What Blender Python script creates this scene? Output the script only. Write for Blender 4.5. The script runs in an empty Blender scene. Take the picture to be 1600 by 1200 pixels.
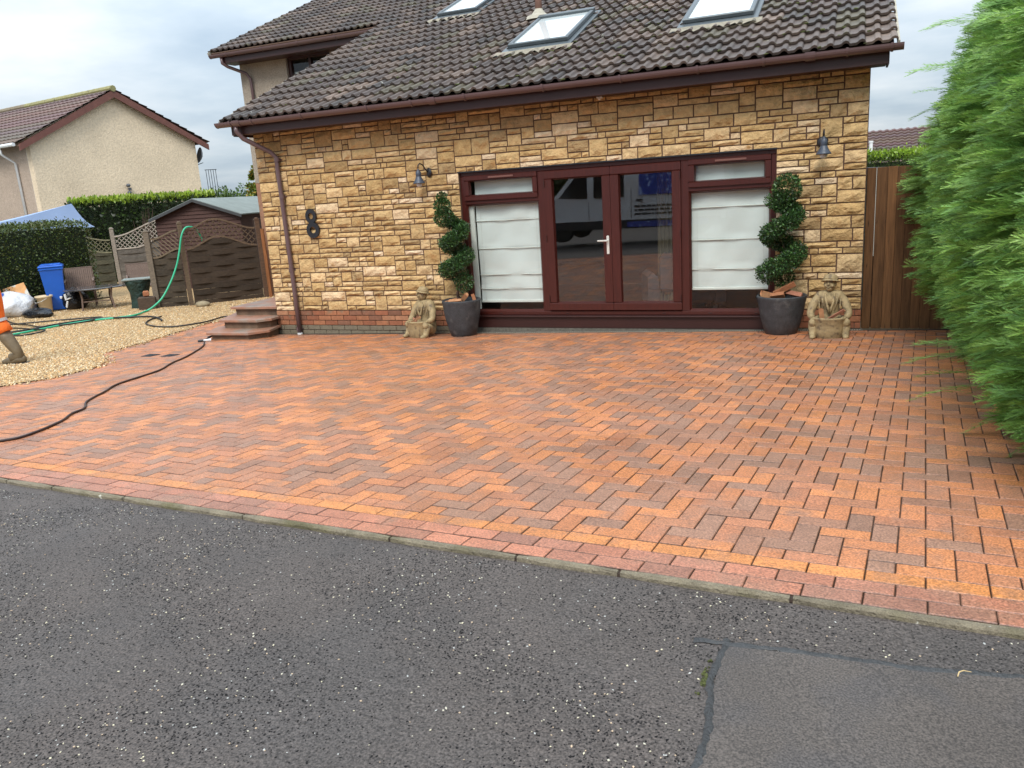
import bpy, math, random
import numpy as np
from mathutils import Vector, Matrix
from mathutils.geometry import delaunay_2d_cdt
R0 = random.Random(8)
NR = np.random.default_rng(8)
S = bpy.context.scene
COL = S.collection
rad = math.radians

# ------------------------------------------------------------------ camera
CAM = np.array([3.8410, -9.9431, 1.9027])
MROW = np.array([[0.92267755, 0.38031169, -0.06347566],
                 [0.03392049, -0.24405319, -0.96916843],
                 [-0.38407752, 0.89207682, -0.23808276]])
FPX = 1236.526
cd = bpy.data.cameras.new('camera')
cam = bpy.data.objects.new('camera', cd); COL.objects.link(cam)
cd.sensor_width = 36; cd.lens = 36 * FPX / 1600
cd.clip_start = .05; cd.clip_end = 800
m = Matrix(((MROW[0][0], -MROW[1][0], -MROW[2][0], CAM[0]),
            (MROW[0][1], -MROW[1][1], -MROW[2][1], CAM[1]),
            (MROW[0][2], -MROW[1][2], -MROW[2][2], CAM[2]), (0, 0, 0, 1)))
cam.matrix_world = m
S.camera = cam

# ------------------------------------------------------------------ sky, sun, exposure
SUN_EL, SUN_AZ = rad(48), rad(172)          # azimuth measured clockwise from +Y
W = bpy.data.worlds.new('World'); S.world = W; W.use_nodes = True
nt = W.node_tree; N = nt.nodes; L = nt.links
for n in list(N): N.remove(n)
out = N.new('ShaderNodeOutputWorld'); bg = N.new('ShaderNodeBackground'); L.new(bg.outputs[0], out.inputs[0])
bg.inputs[1].default_value = .1
sky = N.new('ShaderNodeTexSky'); sky.sky_type = 'NISHITA'; sky.sun_disc = False
sky.sun_elevation = SUN_EL; sky.sun_rotation = SUN_AZ; sky.dust_density = 2
tc = N.new('ShaderNodeTexCoord')
sep = N.new('ShaderNodeSeparateXYZ'); L.new(tc.outputs['Generated'], sep.inputs[0])
# project the direction on a cloud layer: xy / (z + .12)
zz = N.new('ShaderNodeMath'); zz.operation = 'ADD'; L.new(sep.outputs[2], zz.inputs[0]); zz.inputs[1].default_value = .16
zm = N.new('ShaderNodeMath'); zm.operation = 'MAXIMUM'; L.new(zz.outputs[0], zm.inputs[0]); zm.inputs[1].default_value = .06
cx = N.new('ShaderNodeMath'); cx.operation = 'DIVIDE'; L.new(sep.outputs[0], cx.inputs[0]); L.new(zm.outputs[0], cx.inputs[1])
cy = N.new('ShaderNodeMath'); cy.operation = 'DIVIDE'; L.new(sep.outputs[1], cy.inputs[0]); L.new(zm.outputs[0], cy.inputs[1])
cc = N.new('ShaderNodeCombineXYZ'); L.new(cx.outputs[0], cc.inputs[0]); L.new(cy.outputs[0], cc.inputs[1])
nz = N.new('ShaderNodeTexNoise'); nz.inputs['Scale'].default_value = .95; nz.inputs['Detail'].default_value = 7
nz.inputs['Roughness'].default_value = .52; L.new(cc.outputs[0], nz.inputs['Vector'])
cr = N.new('ShaderNodeValToRGB'); L.new(nz.outputs[0], cr.inputs[0])
cr.color_ramp.elements[0].position = .34; cr.color_ramp.elements[0].color = (.44, .55, .67, 1)
cr.color_ramp.elements[1].position = .66; cr.color_ramp.elements[1].color = (.88, .93, .97, 1)
e = cr.color_ramp.elements.new(.48); e.color = (.60, .70, .79, 1)
# overcast sky: brighter towards the zenith
gr = N.new('ShaderNodeMapRange'); L.new(sep.outputs[2], gr.inputs[0])
gr.inputs[1].default_value = .0; gr.inputs[2].default_value = 1.; gr.inputs[3].default_value = 5.1; gr.inputs[4].default_value = 19.5
sc_ = N.new('ShaderNodeVectorMath'); sc_.operation = 'SCALE'; L.new(cr.outputs[0], sc_.inputs[0]); L.new(gr.outputs[0], sc_.inputs['Scale'])
mx = N.new('ShaderNodeMix'); mx.data_type = 'RGBA'; mx.inputs[0].default_value = .9
L.new(sky.outputs[0], mx.inputs[6]); L.new(sc_.outputs[0], mx.inputs[7]); L.new(mx.outputs[2], bg.inputs[0])

sd = bpy.data.lights.new('sun', 'SUN'); sd.energy = 1.5; sd.angle = rad(24); sd.color = (1, .95, .87)
sun = bpy.data.objects.new('sun', sd); COL.objects.link(sun)
dv = Vector((math.sin(SUN_AZ) * math.cos(SUN_EL), math.cos(SUN_AZ) * math.cos(SUN_EL), math.sin(SUN_EL)))
sun.rotation_euler = dv.to_track_quat('Z', 'Y').to_euler(); sun.location = (0, 0, 30)
S.view_settings.view_transform = 'Standard'; S.view_settings.look = 'None'
S.view_settings.exposure = .72; S.view_settings.gamma = 1; S.view_settings.use_curve_mapping = False
S.render.resolution_x = 1024; S.render.resolution_y = 768

# ------------------------------------------------------------------ materials
def mat(name, col=None, rough=.6, var=.18, vs=6., bump=.0, bs=60., spec=.5, metal=0., coat=0., alt=None, alt_s=2., alt_lo=.5, alt_hi=.62,
        alt2=None, alt2_s=9., alt2_lo=.6, alt2_hi=.68, rvar=0., bdist=.01, speck=0., speck_s=400., stretch=None, trans=0., sss=0., bump2=0., bs2=12.):
    """procedural surface; col None takes the piece's own colour from the 'tint' attribute"""
    M = bpy.data.materials.new(name); M.use_nodes = True
    t = M.node_tree; n = t.nodes; l = t.links
    b = n['Principled BSDF']
    geo = n.new('ShaderNodeNewGeometry'); pos = geo.outputs['Position']
    if stretch:
        mp = n.new('ShaderNodeVectorMath'); mp.operation = 'MULTIPLY'; mp.inputs[1].default_value = stretch; l.new(pos, mp.inputs[0]); pos2 = mp.outputs[0]
    else: pos2 = pos
    if col is None:
        a = n.new('ShaderNodeAttribute'); a.attribute_name = 'tint'; cur = a.outputs['Color']
    else:
        a = n.new('ShaderNodeRGB'); a.outputs[0].default_value = (*col, 1); cur = a.outputs[0]
    def noise(s, det=4, src=None):
        q = n.new('ShaderNodeTexNoise'); q.inputs['Scale'].default_value = s; q.inputs['Detail'].default_value = det
        l.new(src or pos2, q.inputs['Vector']); return q.outputs[0]
    def mixc(fac, A, Bc, mode='MIX'):
        q = n.new('ShaderNodeMix'); q.data_type = 'RGBA'; q.blend_type = mode; l.new(fac, q.inputs[0]) if not isinstance(fac, float) else setattr(q.inputs[0], 'default_value', fac)
        l.new(A, q.inputs[6])
        if isinstance(Bc, tuple): q.inputs[7].default_value = (*Bc, 1)
        else: l.new(Bc, q.inputs[7])
        return q.outputs[2]
    def rng(src, a0, a1, b0, b1):
        q = n.new('ShaderNodeMapRange'); l.new(src, q.inputs[0])
        for i, v in enumerate((a0, a1, b0, b1)): q.inputs[i + 1].default_value = v
        return q.outputs[0]
    if alt: cur = mixc(rng(noise(alt_s), alt_lo, alt_hi, 0, 1), cur, alt)
    if alt2: cur = mixc(rng(noise(alt2_s), alt2_lo, alt2_hi, 0, 1), cur, alt2)
    if var:
        v = n.new('ShaderNodeVectorMath'); v.operation = 'SCALE'; l.new(cur, v.inputs[0]); l.new(rng(noise(vs, 5), .25, .75, 1 - var, 1 + var), v.inputs['Scale']); cur = v.outputs[0]
    if speck:
        v = n.new('ShaderNodeVectorMath'); v.operation = 'SCALE'; l.new(cur, v.inputs[0]); l.new(rng(noise(speck_s, 1, pos), .3, .7, 1 - speck, 1 + speck), v.inputs['Scale']); cur = v.outputs[0]
    l.new(cur, b.inputs['Base Color'])
    b.inputs['Roughness'].default_value = rough
    if rvar: l.new(rng(noise(1.3, 3), .35, .65, max(0, rough - rvar), min(1, rough + rvar)), b.inputs['Roughness'])
    b.inputs['Metallic'].default_value = metal
    b.inputs['Specular IOR Level'].default_value = spec
    b.inputs['Coat Weight'].default_value = coat
    if sss:
        b.inputs['Subsurface Weight'].default_value = sss; b.inputs['Subsurface Scale'].default_value = .02
    if trans:
        # thin leaves and cloth let some light through
        tr = n.new('ShaderNodeBsdfTranslucent'); l.new(cur, tr.inputs[0]); ms = n.new('ShaderNodeMixShader'); ms.inputs[0].default_value = trans
        l.new(b.outputs[0], ms.inputs[1]); l.new(tr.outputs[0], ms.inputs[2]); l.new(ms.outputs[0], n['Material Output'].inputs[0])
    if bump:
        bn = n.new('ShaderNodeBump'); bn.inputs['Strength'].default_value = bump; bn.inputs['Distance'].default_value = bdist
        l.new(noise(bs, 6), bn.inputs['Height'])
        if bump2:
            b2 = n.new('ShaderNodeBump'); b2.inputs['Strength'].default_value = bump2; b2.inputs['Distance'].default_value = bdist * 4
            l.new(noise(bs2, 4), b2.inputs['Height']); l.new(b2.outputs[0], bn.inputs['Normal'])
        l.new(bn.outputs[0], b.inputs['Normal'])
    return M

def glass_mat(name, refl=.09, tintc=(.9, .95, .93)):
    M = bpy.data.materials.new(name); M.use_nodes = True; t = M.node_tree; n = t.nodes; l = t.links; n.clear()
    o = n.new('ShaderNodeOutputMaterial'); a = n.new('ShaderNodeBsdfTransparent'); g = n.new('ShaderNodeBsdfGlossy'); mi = n.new('ShaderNodeMixShader')
    a.inputs[0].default_value = (*tintc, 1); g.inputs['Roughness'].default_value = .01
    lw = n.new('ShaderNodeLayerWeight'); lw.inputs[0].default_value = .5
    pw = n.new('ShaderNodeMath'); pw.operation = 'POWER'; l.new(lw.outputs['Facing'], pw.inputs[0]); pw.inputs[1].default_value = 5
    mr = n.new('ShaderNodeMapRange'); l.new(pw.outputs[0], mr.inputs[0]); mr.inputs[1].default_value = 0; mr.inputs[2].default_value = 1; mr.inputs[3].default_value = refl; mr.inputs[4].default_value = 1
    l.new(mr.outputs[0], mi.inputs[0]); l.new(a.outputs[0], mi.inputs[1]); l.new(g.outputs[0], mi.inputs[2]); l.new(mi.outputs[0], o.inputs[0])
    return M

MT = {}
MT['paver'] = mat('paver_concrete', rough=.43, var=.12, vs=5, bump=.5, bs=170, speck=.42, speck_s=125, rvar=.16, bdist=.005, alt=(.30, .155, .10), alt_s=6., alt_lo=.50, alt_hi=.78, spec=.5)
MT['pbed'] = mat('joint_sand', (.042, .026, .018), rough=.95, var=.3, vs=20)
MT['stone'] = mat('split_stone', rough=.85, var=.24, vs=14, bump=.9, bs=34, bdist=.02, alt=(.34, .19, .075), alt_s=7, alt_lo=.56, alt_hi=.74, speck=.12, speck_s=160, spec=.25, bump2=.5, bs2=9)
MT['mortar'] = mat('brown_mortar', (.105, .058, .038), rough=.95, var=.2, bump=.4, bs=120)
MT['brick'] = mat('plinth_brick', rough=.85, var=.2, vs=18, bump=.5, bs=90, alt=(.16, .14, .09), alt_s=5, alt_lo=.6, alt_hi=.75)
MT['tile'] = mat('concrete_tile', rough=.62, var=.22, vs=7, bump=.5, bs=120, bdist=.006, alt=(.11, .095, .055), alt_s=5., alt_lo=.62, alt_hi=.74, alt2=(.34, .33, .29), alt2_s=13, alt2_lo=.68, alt2_hi=.74, speck=.2, speck_s=180)
MT['plastic'] = mat('brown_gutter_plastic', (.125, .080, .083), rough=.28, var=.05, spec=.5)
MT['fascia'] = mat('dark_red_brown_board', (.036, .0105, .009), rough=.42, var=.12, vs=3)
MT['upvc'] = mat('rosewood_frame', (.056, .0105, .0075), rough=.34, var=.22, vs=9, stretch=(6, 6, .5), spec=.5)
MT['upvc_lt'] = mat('vent_strip', (.17, .075, .06), rough=.4, var=.05)
MT['render'] = mat('grey_beige_render', (.33, .28, .225), rough=.95, var=.12, vs=4, bump=.9, bs=55, bdist=.02, speck=.16, speck_s=40)
MT['render2'] = mat('cream_render', (.74, .60, .43), rough=.95, var=.08, vs=.9, alt=(.67, .54, .385), alt_s=.5, alt_lo=.45, alt_hi=.7, bump=.7, bs=22, bdist=.03, speck=.10, speck_s=14)
MT['render3'] = mat('pinkish_grey_render', (.42, .33, .26), rough=.95, var=.08, vs=1.2, bump=.7, bs=22, bdist=.03, speck=.1, speck_s=14)
MT['white'] = mat('white_paint', (.75, .76, .76), rough=.4, var=.04)
MT['winw'] = mat('interior_white', (.62, .64, .6), rough=.5, var=.04)
MT['blind'] = mat('white_roman_blind_cloth', (.80, .85, .83), rough=.9, var=.04, vs=3, bump=.1, bs=200, trans=.25)
MT['glass'] = glass_mat('window_glass', .16)
MT['glass2'] = glass_mat('side_window_glass', .05, (.95, .98, .97))
MT['roofglass'] = mat('roof_glass_painted_sky', (.70, .76, .76), rough=.12, var=.03, spec=1., coat=1)  # pale base colour paints in the sky reflection and the white blind
MT['lead'] = mat('grey_flashing', (.095, .112, .122), rough=.38, var=.1, vs=10, metal=.3)
MT['drain'] = mat('wet_grey_drain', (.12, .11, .09), rough=.8, var=.4, vs=40, bump=.6, bs=90)
MT['steel'] = mat('white_door_handle', (.78, .77, .72), rough=.25, var=.0, metal=.3)
MT['black'] = mat('black_iron', (.012, .014, .02), rough=.45, var=.1)
MT['lampgrey'] = mat('slate_grey_enamel', (.055, .07, .10), rough=.42, var=.08)
MT['bulb'] = mat('milky_lamp_glass', (.62, .64, .66), rough=.2, var=0)
MT['pot'] = mat('dark_stone_fibre_pot', (.042, .045, .050), rough=.6, var=.35, vs=14, bump=.35, bs=70, speck=.3, speck_s=120, alt=(.10, .10, .10), alt_s=6, alt_lo=.58, alt_hi=.75)
MT['soil'] = mat('potting_soil', (.03, .02, .013), rough=.95, var=.3, bump=.8, bs=60)
MT['log'] = mat('split_log_wood', rough=.8, var=.25, vs=20, stretch=(1, 1, 1), bump=.4, bs=60)
MT['leaf'] = mat('box_leaf', rough=.38, var=.25, vs=30, trans=.12)
MT['frond'] = mat('conifer_frond', rough=.45, var=.25, vs=2.2, trans=.3)
MT['needle_core'] = mat('dark_twigs', (.018, .03, .010), rough=.95, var=.5, vs=9, bump=.8, bs=12, bdist=.08)  # dark twigs filling the inside of the hedges
MT['bark'] = mat('bark', (.09, .055, .04), rough=.9, var=.3, vs=20, bump=.6, bs=40)
MT['statue'] = mat('aged_stone_figure', (.32, .24, .125), rough=.75, var=.3, vs=16, bump=.5, bs=50, alt=(.15, .11, .065), alt_s=18, alt_lo=.54, alt_hi=.68)
MT['road'] = mat('wet_chipped_asphalt', (.094, .078, .070), rough=.60, var=.12, vs=2.2, bump=.9, bs=95, bdist=.012, speck=.5, speck_s=130, rvar=.05, spec=.33, bump2=.35, bs2=30, alt=(.082, .071, .066), alt_s=1.6, alt_lo=.4, alt_hi=.65)
MT['patch'] = mat('fine_asphalt_patch', (.084, .069, .060), rough=.62, var=.2, vs=2.5, alt=(.068, .058, .054), alt_s=5, alt_lo=.48, alt_hi=.66, bump=.8, bs=120, bdist=.006, speck=.5, speck_s=160, rvar=.08)
MT['bitumen'] = mat('bitumen_seal', (.040, .040, .041), rough=.45, var=.4, vs=16, bump=.8, bs=90, bdist=.01)
MT['chip'] = mat('road_chips', rough=.75, spec=.2, var=.2, vs=90)
MT['kerb'] = mat('mossy_concrete_edging', (.19, .16, .11), rough=.9, var=.3, vs=9, bump=.9, bs=70, bdist=.015, alt=(.12, .105, .055), alt_s=4, alt_lo=.5, alt_hi=.7, alt2=(.5, .48, .4), alt2_s=24, alt2_lo=.69, alt2_hi=.73, speck=.2, speck_s=200)
MT['gravel'] = mat('golden_gravel', (.50, .335, .165), rough=.9, var=.35, vs=38, bump=1., bs=45, bdist=.05, speck=.3, speck_s=30)
MT['pebble'] = mat('pebble', rough=.8, var=.2, vs=30)
MT['slab'] = mat('red_sandstone_tread', (.31, .155, .10), rough=.42, var=.2, vs=7, bump=.3, bs=70, alt=(.25, .19, .15), alt_s=3, alt_lo=.48, alt_hi=.62, rvar=.12)
MT['riser'] = mat('wet_step_riser', (.15, .095, .06), rough=.7, var=.35, vs=9, bump=.6, bs=50)
MT['gatewood'] = mat('dark_stained_boards', rough=.8, spec=.3, var=.35, vs=3.2, stretch=(14, 14, 1.1), bump=.4, bs=7, bdist=.01, alt=(.014, .008, .004), alt_s=5.5, alt_lo=.66, alt_hi=.74)
MT['fencewood'] = mat('weathered_fence_wood', rough=.85, var=.35, vs=5, stretch=(3, 3, 9), bump=.4, bs=14)
MT['shedwood'] = mat('red_brown_shiplap', (.062, .025, .018), rough=.75, var=.2, vs=5, stretch=(1, 1, 10), bump=.3, bs=20)
MT['felt'] = mat('grey_green_roof_felt', (.21, .24, .225), rough=.8, var=.12, vs=4, bump=.3, bs=60)
MT['bin'] = mat('blue_bin_plastic', (.012, .11, .52), rough=.38, var=.1)
MT['bagblack'] = mat('black_sack_film', (.010, .011, .014), rough=.22, var=.1, bump=.8, bs=14, bdist=.04)
MT['bagwhite'] = mat('white_sack_film', (.66, .67, .70), rough=.5, var=.06, bump=.8, bs=9, bdist=.06)
MT['hose'] = mat('green_hose', (.03, .40, .22), rough=.4, var=.1)
MT['cable'] = mat('black_hose', (.010, .009, .009), rough=.45, var=.2)
MT['cable2'] = mat('dark_brown_pressure_hose', (.028, .012, .009), rough=.45, var=.2)
MT['wicker'] = mat('brown_wicker', (.17, .115, .09), rough=.7, var=.25, vs=40, bump=.6, bs=90)
MT['tglass'] = mat('dark_wet_table_top', (.05, .05, .055), rough=.12, var=.1, spec=.8)
MT['tarp'] = mat('blue_canopy_cloth', (.33, .45, .70), rough=.75, var=.06, vs=2, trans=.2)
MT['greencover'] = mat('dark_green_cover', (.012, .035, .028), rough=.6, var=.3, bump=.8, bs=12, bdist=.06)
MT['plaincream'] = mat('cream_bucket_plastic', (.66, .53, .34), rough=.45, var=.08)
MT['boot'] = mat('muddy_rubber_boot', (.15, .115, .07), rough=.6, var=.3, vs=12, bump=.4, bs=30)
MT['hivis'] = mat('orange_hi_vis_cloth', (.88, .17, .02), rough=.8, var=.12, vs=6, bump=.5, bs=12, bdist=.03)
MT['reflect'] = mat('grey_reflective_tape', (.5, .5, .5), rough=.4, var=.1)
MT['skin'] = mat('skin', (.50, .30, .21), rough=.55, var=.06, sss=.1)
MT['hair'] = mat('hair', (.04, .025, .015), rough=.6, var=.2)
MT['room'] = mat('room_wall_paint', (.17, .15, .125), rough=.9, var=.05)
MT['roomfloor'] = mat('room_floor', (.12, .08, .045), rough=.5, var=.2)
MT['curtain'] = mat('beige_curtain', (.12, .095, .06), rough=.9, var=.2, vs=4, stretch=(8, 8, .4))
MT['vanwhite'] = mat('white_van_paint', (.74, .76, .80), rough=.2, var=.02, coat=.6)
MT['vanblue'] = mat('blue_van_panel', (.03, .07, .42), rough=.25, var=.35, vs=9, coat=.4, alt=(.3, .4, .7), alt_s=9, alt_lo=.56, alt_hi=.62)
MT['vandark'] = mat('dark_car_glass', (.012, .014, .018), rough=.08, var=0, spec=.8)
MT['rubber'] = mat('tyre_rubber', (.02, .02, .02), rough=.8, var=.1)
MT['rock'] = mat('pale_rock', (.27, .22, .14), rough=.85, var=.3, vs=9, bump=.6, bs=30)
MT['carton'] = mat('orange_printed_panel', (.80, .42, .18), rough=.6, var=.3, vs=7, alt=(.7, .68, .6), alt_s=5, alt_lo=.52, alt_hi=.58)
MT['ground'] = mat('dull_ground', (.12, .10, .06), rough=1, var=.3, vs=.6)
MT['grass'] = mat('far_grass', (.06, .10, .03), rough=1, var=.3, vs=.5)
MT['dish'] = mat('grey_dish', (.09, .10, .115), rough=.5, var=.05)
MT['moss'] = mat('moss', (.075, .085, .025), rough=1, var=.4, vs=30, bump=1, bs=60, bdist=.02)
MT['tilelight'] = mat('lime_washed_tile', (.25, .22, .165), rough=.85, var=.35, vs=14, bump=.5, bs=60)
MT['terracotta'] = mat('brown_vent_pipe', (.22, .12, .09), rough=.6, var=.1)
MT['cement'] = mat('pale_cement', (.40, .37, .30), rough=.9, var=.2, vs=12, bump=.6, bs=40)

# ------------------------------------------------------------------ mesh building
class MB:
    def __init__(s): s.v = []; s.f = []; s.t = []
    def add(s, vs, fs, tint=(1, 1, 1)):
        o = len(s.v); s.v += [tuple(map(float, q)) for q in vs]; s.f += [tuple(o + i for i in q) for q in fs]; s.t += [tint] * len(vs)
    def box(s, x0, x1, y0, y1, z0, z1, tint=(1, 1, 1), bev=0., T=None):
        if bev > 0:
            b = min(bev, (x1 - x0) * .45, (y1 - y0) * .45, (z1 - z0) * .45)
            vs = []; 
            for z, i in ((z0, b), (z0 + b, 0), (z1 - b, 0), (z1, b)):
                vs += [(x0 + i, y0 + i, z), (x1 - i, y0 + i, z), (x1 - i, y1 - i, z), (x0 + i, y1 - i, z)]
            fs = [(3, 2, 1, 0), (12, 13, 14, 15)]
            for k in range(3):
                for j in range(4): fs.append((k * 4 + j, k * 4 + (j + 1) % 4, k * 4 + 4 + (j + 1) % 4, k * 4 + 4 + j))
        else:
            vs = [(x0, y0, z0), (x1, y0, z0), (x1, y1, z0), (x0, y1, z0), (x0, y0, z1), (x1, y0, z1), (x1, y1, z1), (x0, y1, z1)]
            fs = [(3, 2, 1, 0), (4, 5, 6, 7), (0, 1, 5, 4), (1, 2, 6, 5), (2, 3, 7, 6), (3, 0, 4, 7)]
        if T is not None: vs = [T @ Vector(q) for q in vs]
        s.add(vs, fs, tint)
    def prism(s, poly, z0, z1, tint=(1, 1, 1), bev=0., T=None):
        """convex or simple polygon (ccw) extruded in z"""
        n = len(poly)
        if bev > 0:
            cx = sum(p[0] for p in poly) / n; cy = sum(p[1] for p in poly) / n
            ins = []
            for i in range(n):
                a = Vector(poly[i - 1]); b = Vector(poly[i]); c = Vector(poly[(i + 1) % n])
                d1 = (b - a); d2 = (c - b)
                if d1.length < 1e-6 or d2.length < 1e-6: ins.append(tuple(b)); continue
                d1.normalize(); d2.normalize(); n1 = Vector((-d1.y, d1.x)); n2 = Vector((-d2.y, d2.x)); h = n1 + n2
                k = max(.4, 1 + n1.dot(n2)); q = b + h * (bev / k); ins.append((q.x, q.y))
            vs = [(*p, z0) for p in poly] + [(*p, z1 - bev) for p in poly] + [(*p, z1) for p in ins]
            fs = [tuple(range(2 * n, 3 * n))]
            for k in range(2):
                for i in range(n): j = (i + 1) % n; fs.append((k * n + i, k * n + j, k * n + n + j, k * n + n + i))
        else:
            vs = [(*p, z0) for p in poly] + [(*p, z1) for p in poly]
            fs = [tuple(range(n, 2 * n)), tuple(range(n - 1, -1, -1))] + [(i, (i + 1) % n, n + (i + 1) % n, n + i) for i in range(n)]
        if T is not None: vs = [T @ Vector(q) for q in vs]
        s.add(vs, fs, tint)
    def tube(s, pts, r, seg=8, tint=(1, 1, 1), cap=True):
        pts = [Vector(p) for p in pts]; n = len(pts); rs = r if isinstance(r, (list, tuple)) else [r] * n
        vs = []; up = None
        for i, p in enumerate(pts):
            d = (pts[min(i + 1, n - 1)] - pts[max(i - 1, 0)])
            if d.length < 1e-9: d = Vector((0, 0, 1))
            d.normalize()
            if up is None: up = d.orthogonal().normalized()
            else:
                up = up - d * up.dot(d)
                up = up.normalized() if up.length > 1e-6 else d.orthogonal().normalized()
            w = d.cross(up)
            for k in range(seg):
                a = 2 * math.pi * k / seg; vs.append(p + (up * math.cos(a) + w * math.sin(a)) * rs[i])
        fs = [(i * seg + k, i * seg + (k + 1) % seg, (i + 1) * seg + (k + 1) % seg, (i + 1) * seg + k) for i in range(n - 1) for k in range(seg)]
        if cap: fs += [tuple(range(seg - 1, -1, -1)), tuple((n - 1) * seg + k for k in range(seg))]
        s.add(vs, fs, tint)
    def lathe(s, prof, seg=20, c=(0, 0, 0), tint=(1, 1, 1), sx=1., sy=1., T=None):
        vs = []; n = len(prof)
        for r, z in prof:
            for k in range(seg):
                a = 2 * math.pi * k / seg; vs.append(Vector((c[0] + r * sx * math.cos(a), c[1] + r * sy * math.sin(a), c[2] + z)))
        if T is not None: vs = [T @ q for q in vs]
        fs = [(i * seg + k, i * seg + (k + 1) % seg, (i + 1) * seg + (k + 1) % seg, (i + 1) * seg + k) for i in range(n - 1) for k in range(seg)]
        fs += [tuple(range(seg - 1, -1, -1)), tuple((n - 1) * seg + k for k in range(seg))]
        s.add(vs, fs, tint)
    def ball(s, c, r, seg=12, rings=8, tint=(1, 1, 1), sc=(1, 1, 1), jit=0., T=None):
        pr = []
        vs = []
        for i in range(rings + 1):
            a = math.pi * i / rings
            for k in range(seg):
                b = 2 * math.pi * k / seg; q = r * (1 + (R0.uniform(-jit, jit) if 0 < i < rings else 0))
                vs.append(Vector((c[0] + q * sc[0] * math.sin(a) * math.cos(b), c[1] + q * sc[1] * math.sin(a) * math.sin(b), c[2] - q * sc[2] * math.cos(a))))
        if T is not None: vs = [T @ q for q in vs]
        fs = [(i * seg + k, i * seg + (k + 1) % seg, (i + 1) * seg + (k + 1) % seg, (i + 1) * seg + k) for i in range(rings) for k in range(seg)]
        s.add(vs, fs, tint)
    def build(s, name, mt, parent=None, smooth=False, kind=None, label=None, origin=None, offset=None):
        me = bpy.data.meshes.new(name)
        v = s.v; o = Vector((0, 0, 0))
        if offset is not None:              # world coordinates given, parent sits at offset
            v = [(a - offset[0], b - offset[1], c - offset[2]) for a, b, c in v]
        if origin is not None:
            v = [(a - origin[0], b - origin[1], c - origin[2]) for a, b, c in v]
        me.from_pydata(v, [], s.f); me.validate()
        at = me.attributes.new('tint', 'FLOAT_COLOR', 'POINT')
        if len(me.vertices) == len(s.t):
            at.data.foreach_set('color', np.array([(*q, 1) for q in s.t], dtype=np.float32).ravel())
        if smooth: me.polygons.foreach_set('use_smooth', [True] * len(me.polygons))
        me.materials.append(MT[mt] if isinstance(mt, str) else mt)
        ob = bpy.data.objects.new(name, me); COL.objects.link(ob)
        if origin is not None: ob.location = origin
        if parent is not None: ob.parent = parent
        if kind: ob['kind'] = kind
        if label: ob['label'] = label
        return ob

def npmesh(name, verts, faces, mt, tint=None, parent=None, kind=None, smooth=False):
    """large mesh from arrays; faces Nx3 or Nx4"""
    me = bpy.data.meshes.new(name); nv = len(verts); nf, k = faces.shape
    me.vertices.add(nv); me.vertices.foreach_set('co', verts.astype(np.float32).ravel())
    me.loops.add(nf * k); me.loops.foreach_set('vertex_index', faces.astype(np.int32).ravel())
    me.polygons.add(nf); me.polygons.foreach_set('loop_start', np.arange(0, nf * k, k, dtype=np.int32)); me.polygons.foreach_set('loop_total', np.full(nf, k, dtype=np.int32))
    me.update(calc_edges=True)
    if tint is not None:
        at = me.attributes.new('tint', 'FLOAT_COLOR', 'POINT'); c = np.ones((nv, 4), np.float32); c[:, :3] = tint; at.data.foreach_set('color', c.ravel())
    if smooth: me.polygons.foreach_set('use_smooth', [True] * nf)
    me.materials.append(MT[mt]); ob = bpy.data.objects.new(name, me); COL.objects.link(ob)
    if parent is not None: ob.parent = parent
    if kind: ob['kind'] = kind
    return ob

def thing(name, label, cat, loc=(0, 0, 0), rz=0., group=None):
    o = bpy.data.objects.new(name, None); COL.objects.link(o); o.empty_display_size = .2
    o.location = loc; o.rotation_euler = (0, 0, rz); o['label'] = label; o['category'] = cat
    if group: o['group'] = group
    return o
def tag(o, label, cat, group=None):
    o['label'] = label; o['category'] = cat
    if group: o['group'] = group
    return o

def proj(p):
    q = MROW @ (np.array(p) - CAM)
    if q[2] < .05: return None
    return 800 + FPX * q[0] / q[2], 600 + FPX * q[1] / q[2], q[2]
def inview(p, mrg=20):
    q = proj(p); return q is not None and -mrg < q[0] < 1600 + mrg and -mrg < q[1] < 1200 + mrg
def split(pieces, limit=300):
    """pieces: (centre, MB-adding function). The `limit` that show largest come first."""
    def key(c):
        q = proj(c)
        if q is None: return 1e9
        return q[2] + (0 if inview(c) else 500)
    s = sorted(pieces, key=lambda a: key(a[0])); return s[:limit], s[limit:]

# ground heights
BX, CY = 0.0161435, -0.0536709
def plane(x, y): return BX * x + CY * y
def gz(x, y):
    k = .04; return k * math.log(math.exp(min(plane(x, y), 2) / k) + math.exp(-.1 / k))
PHI = -.0792145; G0 = Vector((4.14795, -6.97334))
U = Vector((math.cos(PHI), math.sin(PHI))); V = Vector((-U.y, U.x))
def pz(x, y):
    w = min(1, max(0, -3.6 - x)); return plane(x, y) + (gz(x, y) - plane(x, y)) * w
def lat(i, j): p = G0 + U * (.1 * i) + V * (.1 * j); return p.x, p.y
def jrow(x, y): return (Vector((x, y)) - G0).dot(V) * 10
def irow(x, y): return (Vector((x, y)) - G0).dot(U) * 10
def roadz(x, y):
    j = min(jrow(x, y), -3.37); k = G0 + U * ((Vector((x, y)) - G0).dot(U)) + V * (-.337)
    return plane(k.x, k.y) - .022 - .012 * max(0, (-3.37 - j) * .1) + .0

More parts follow.
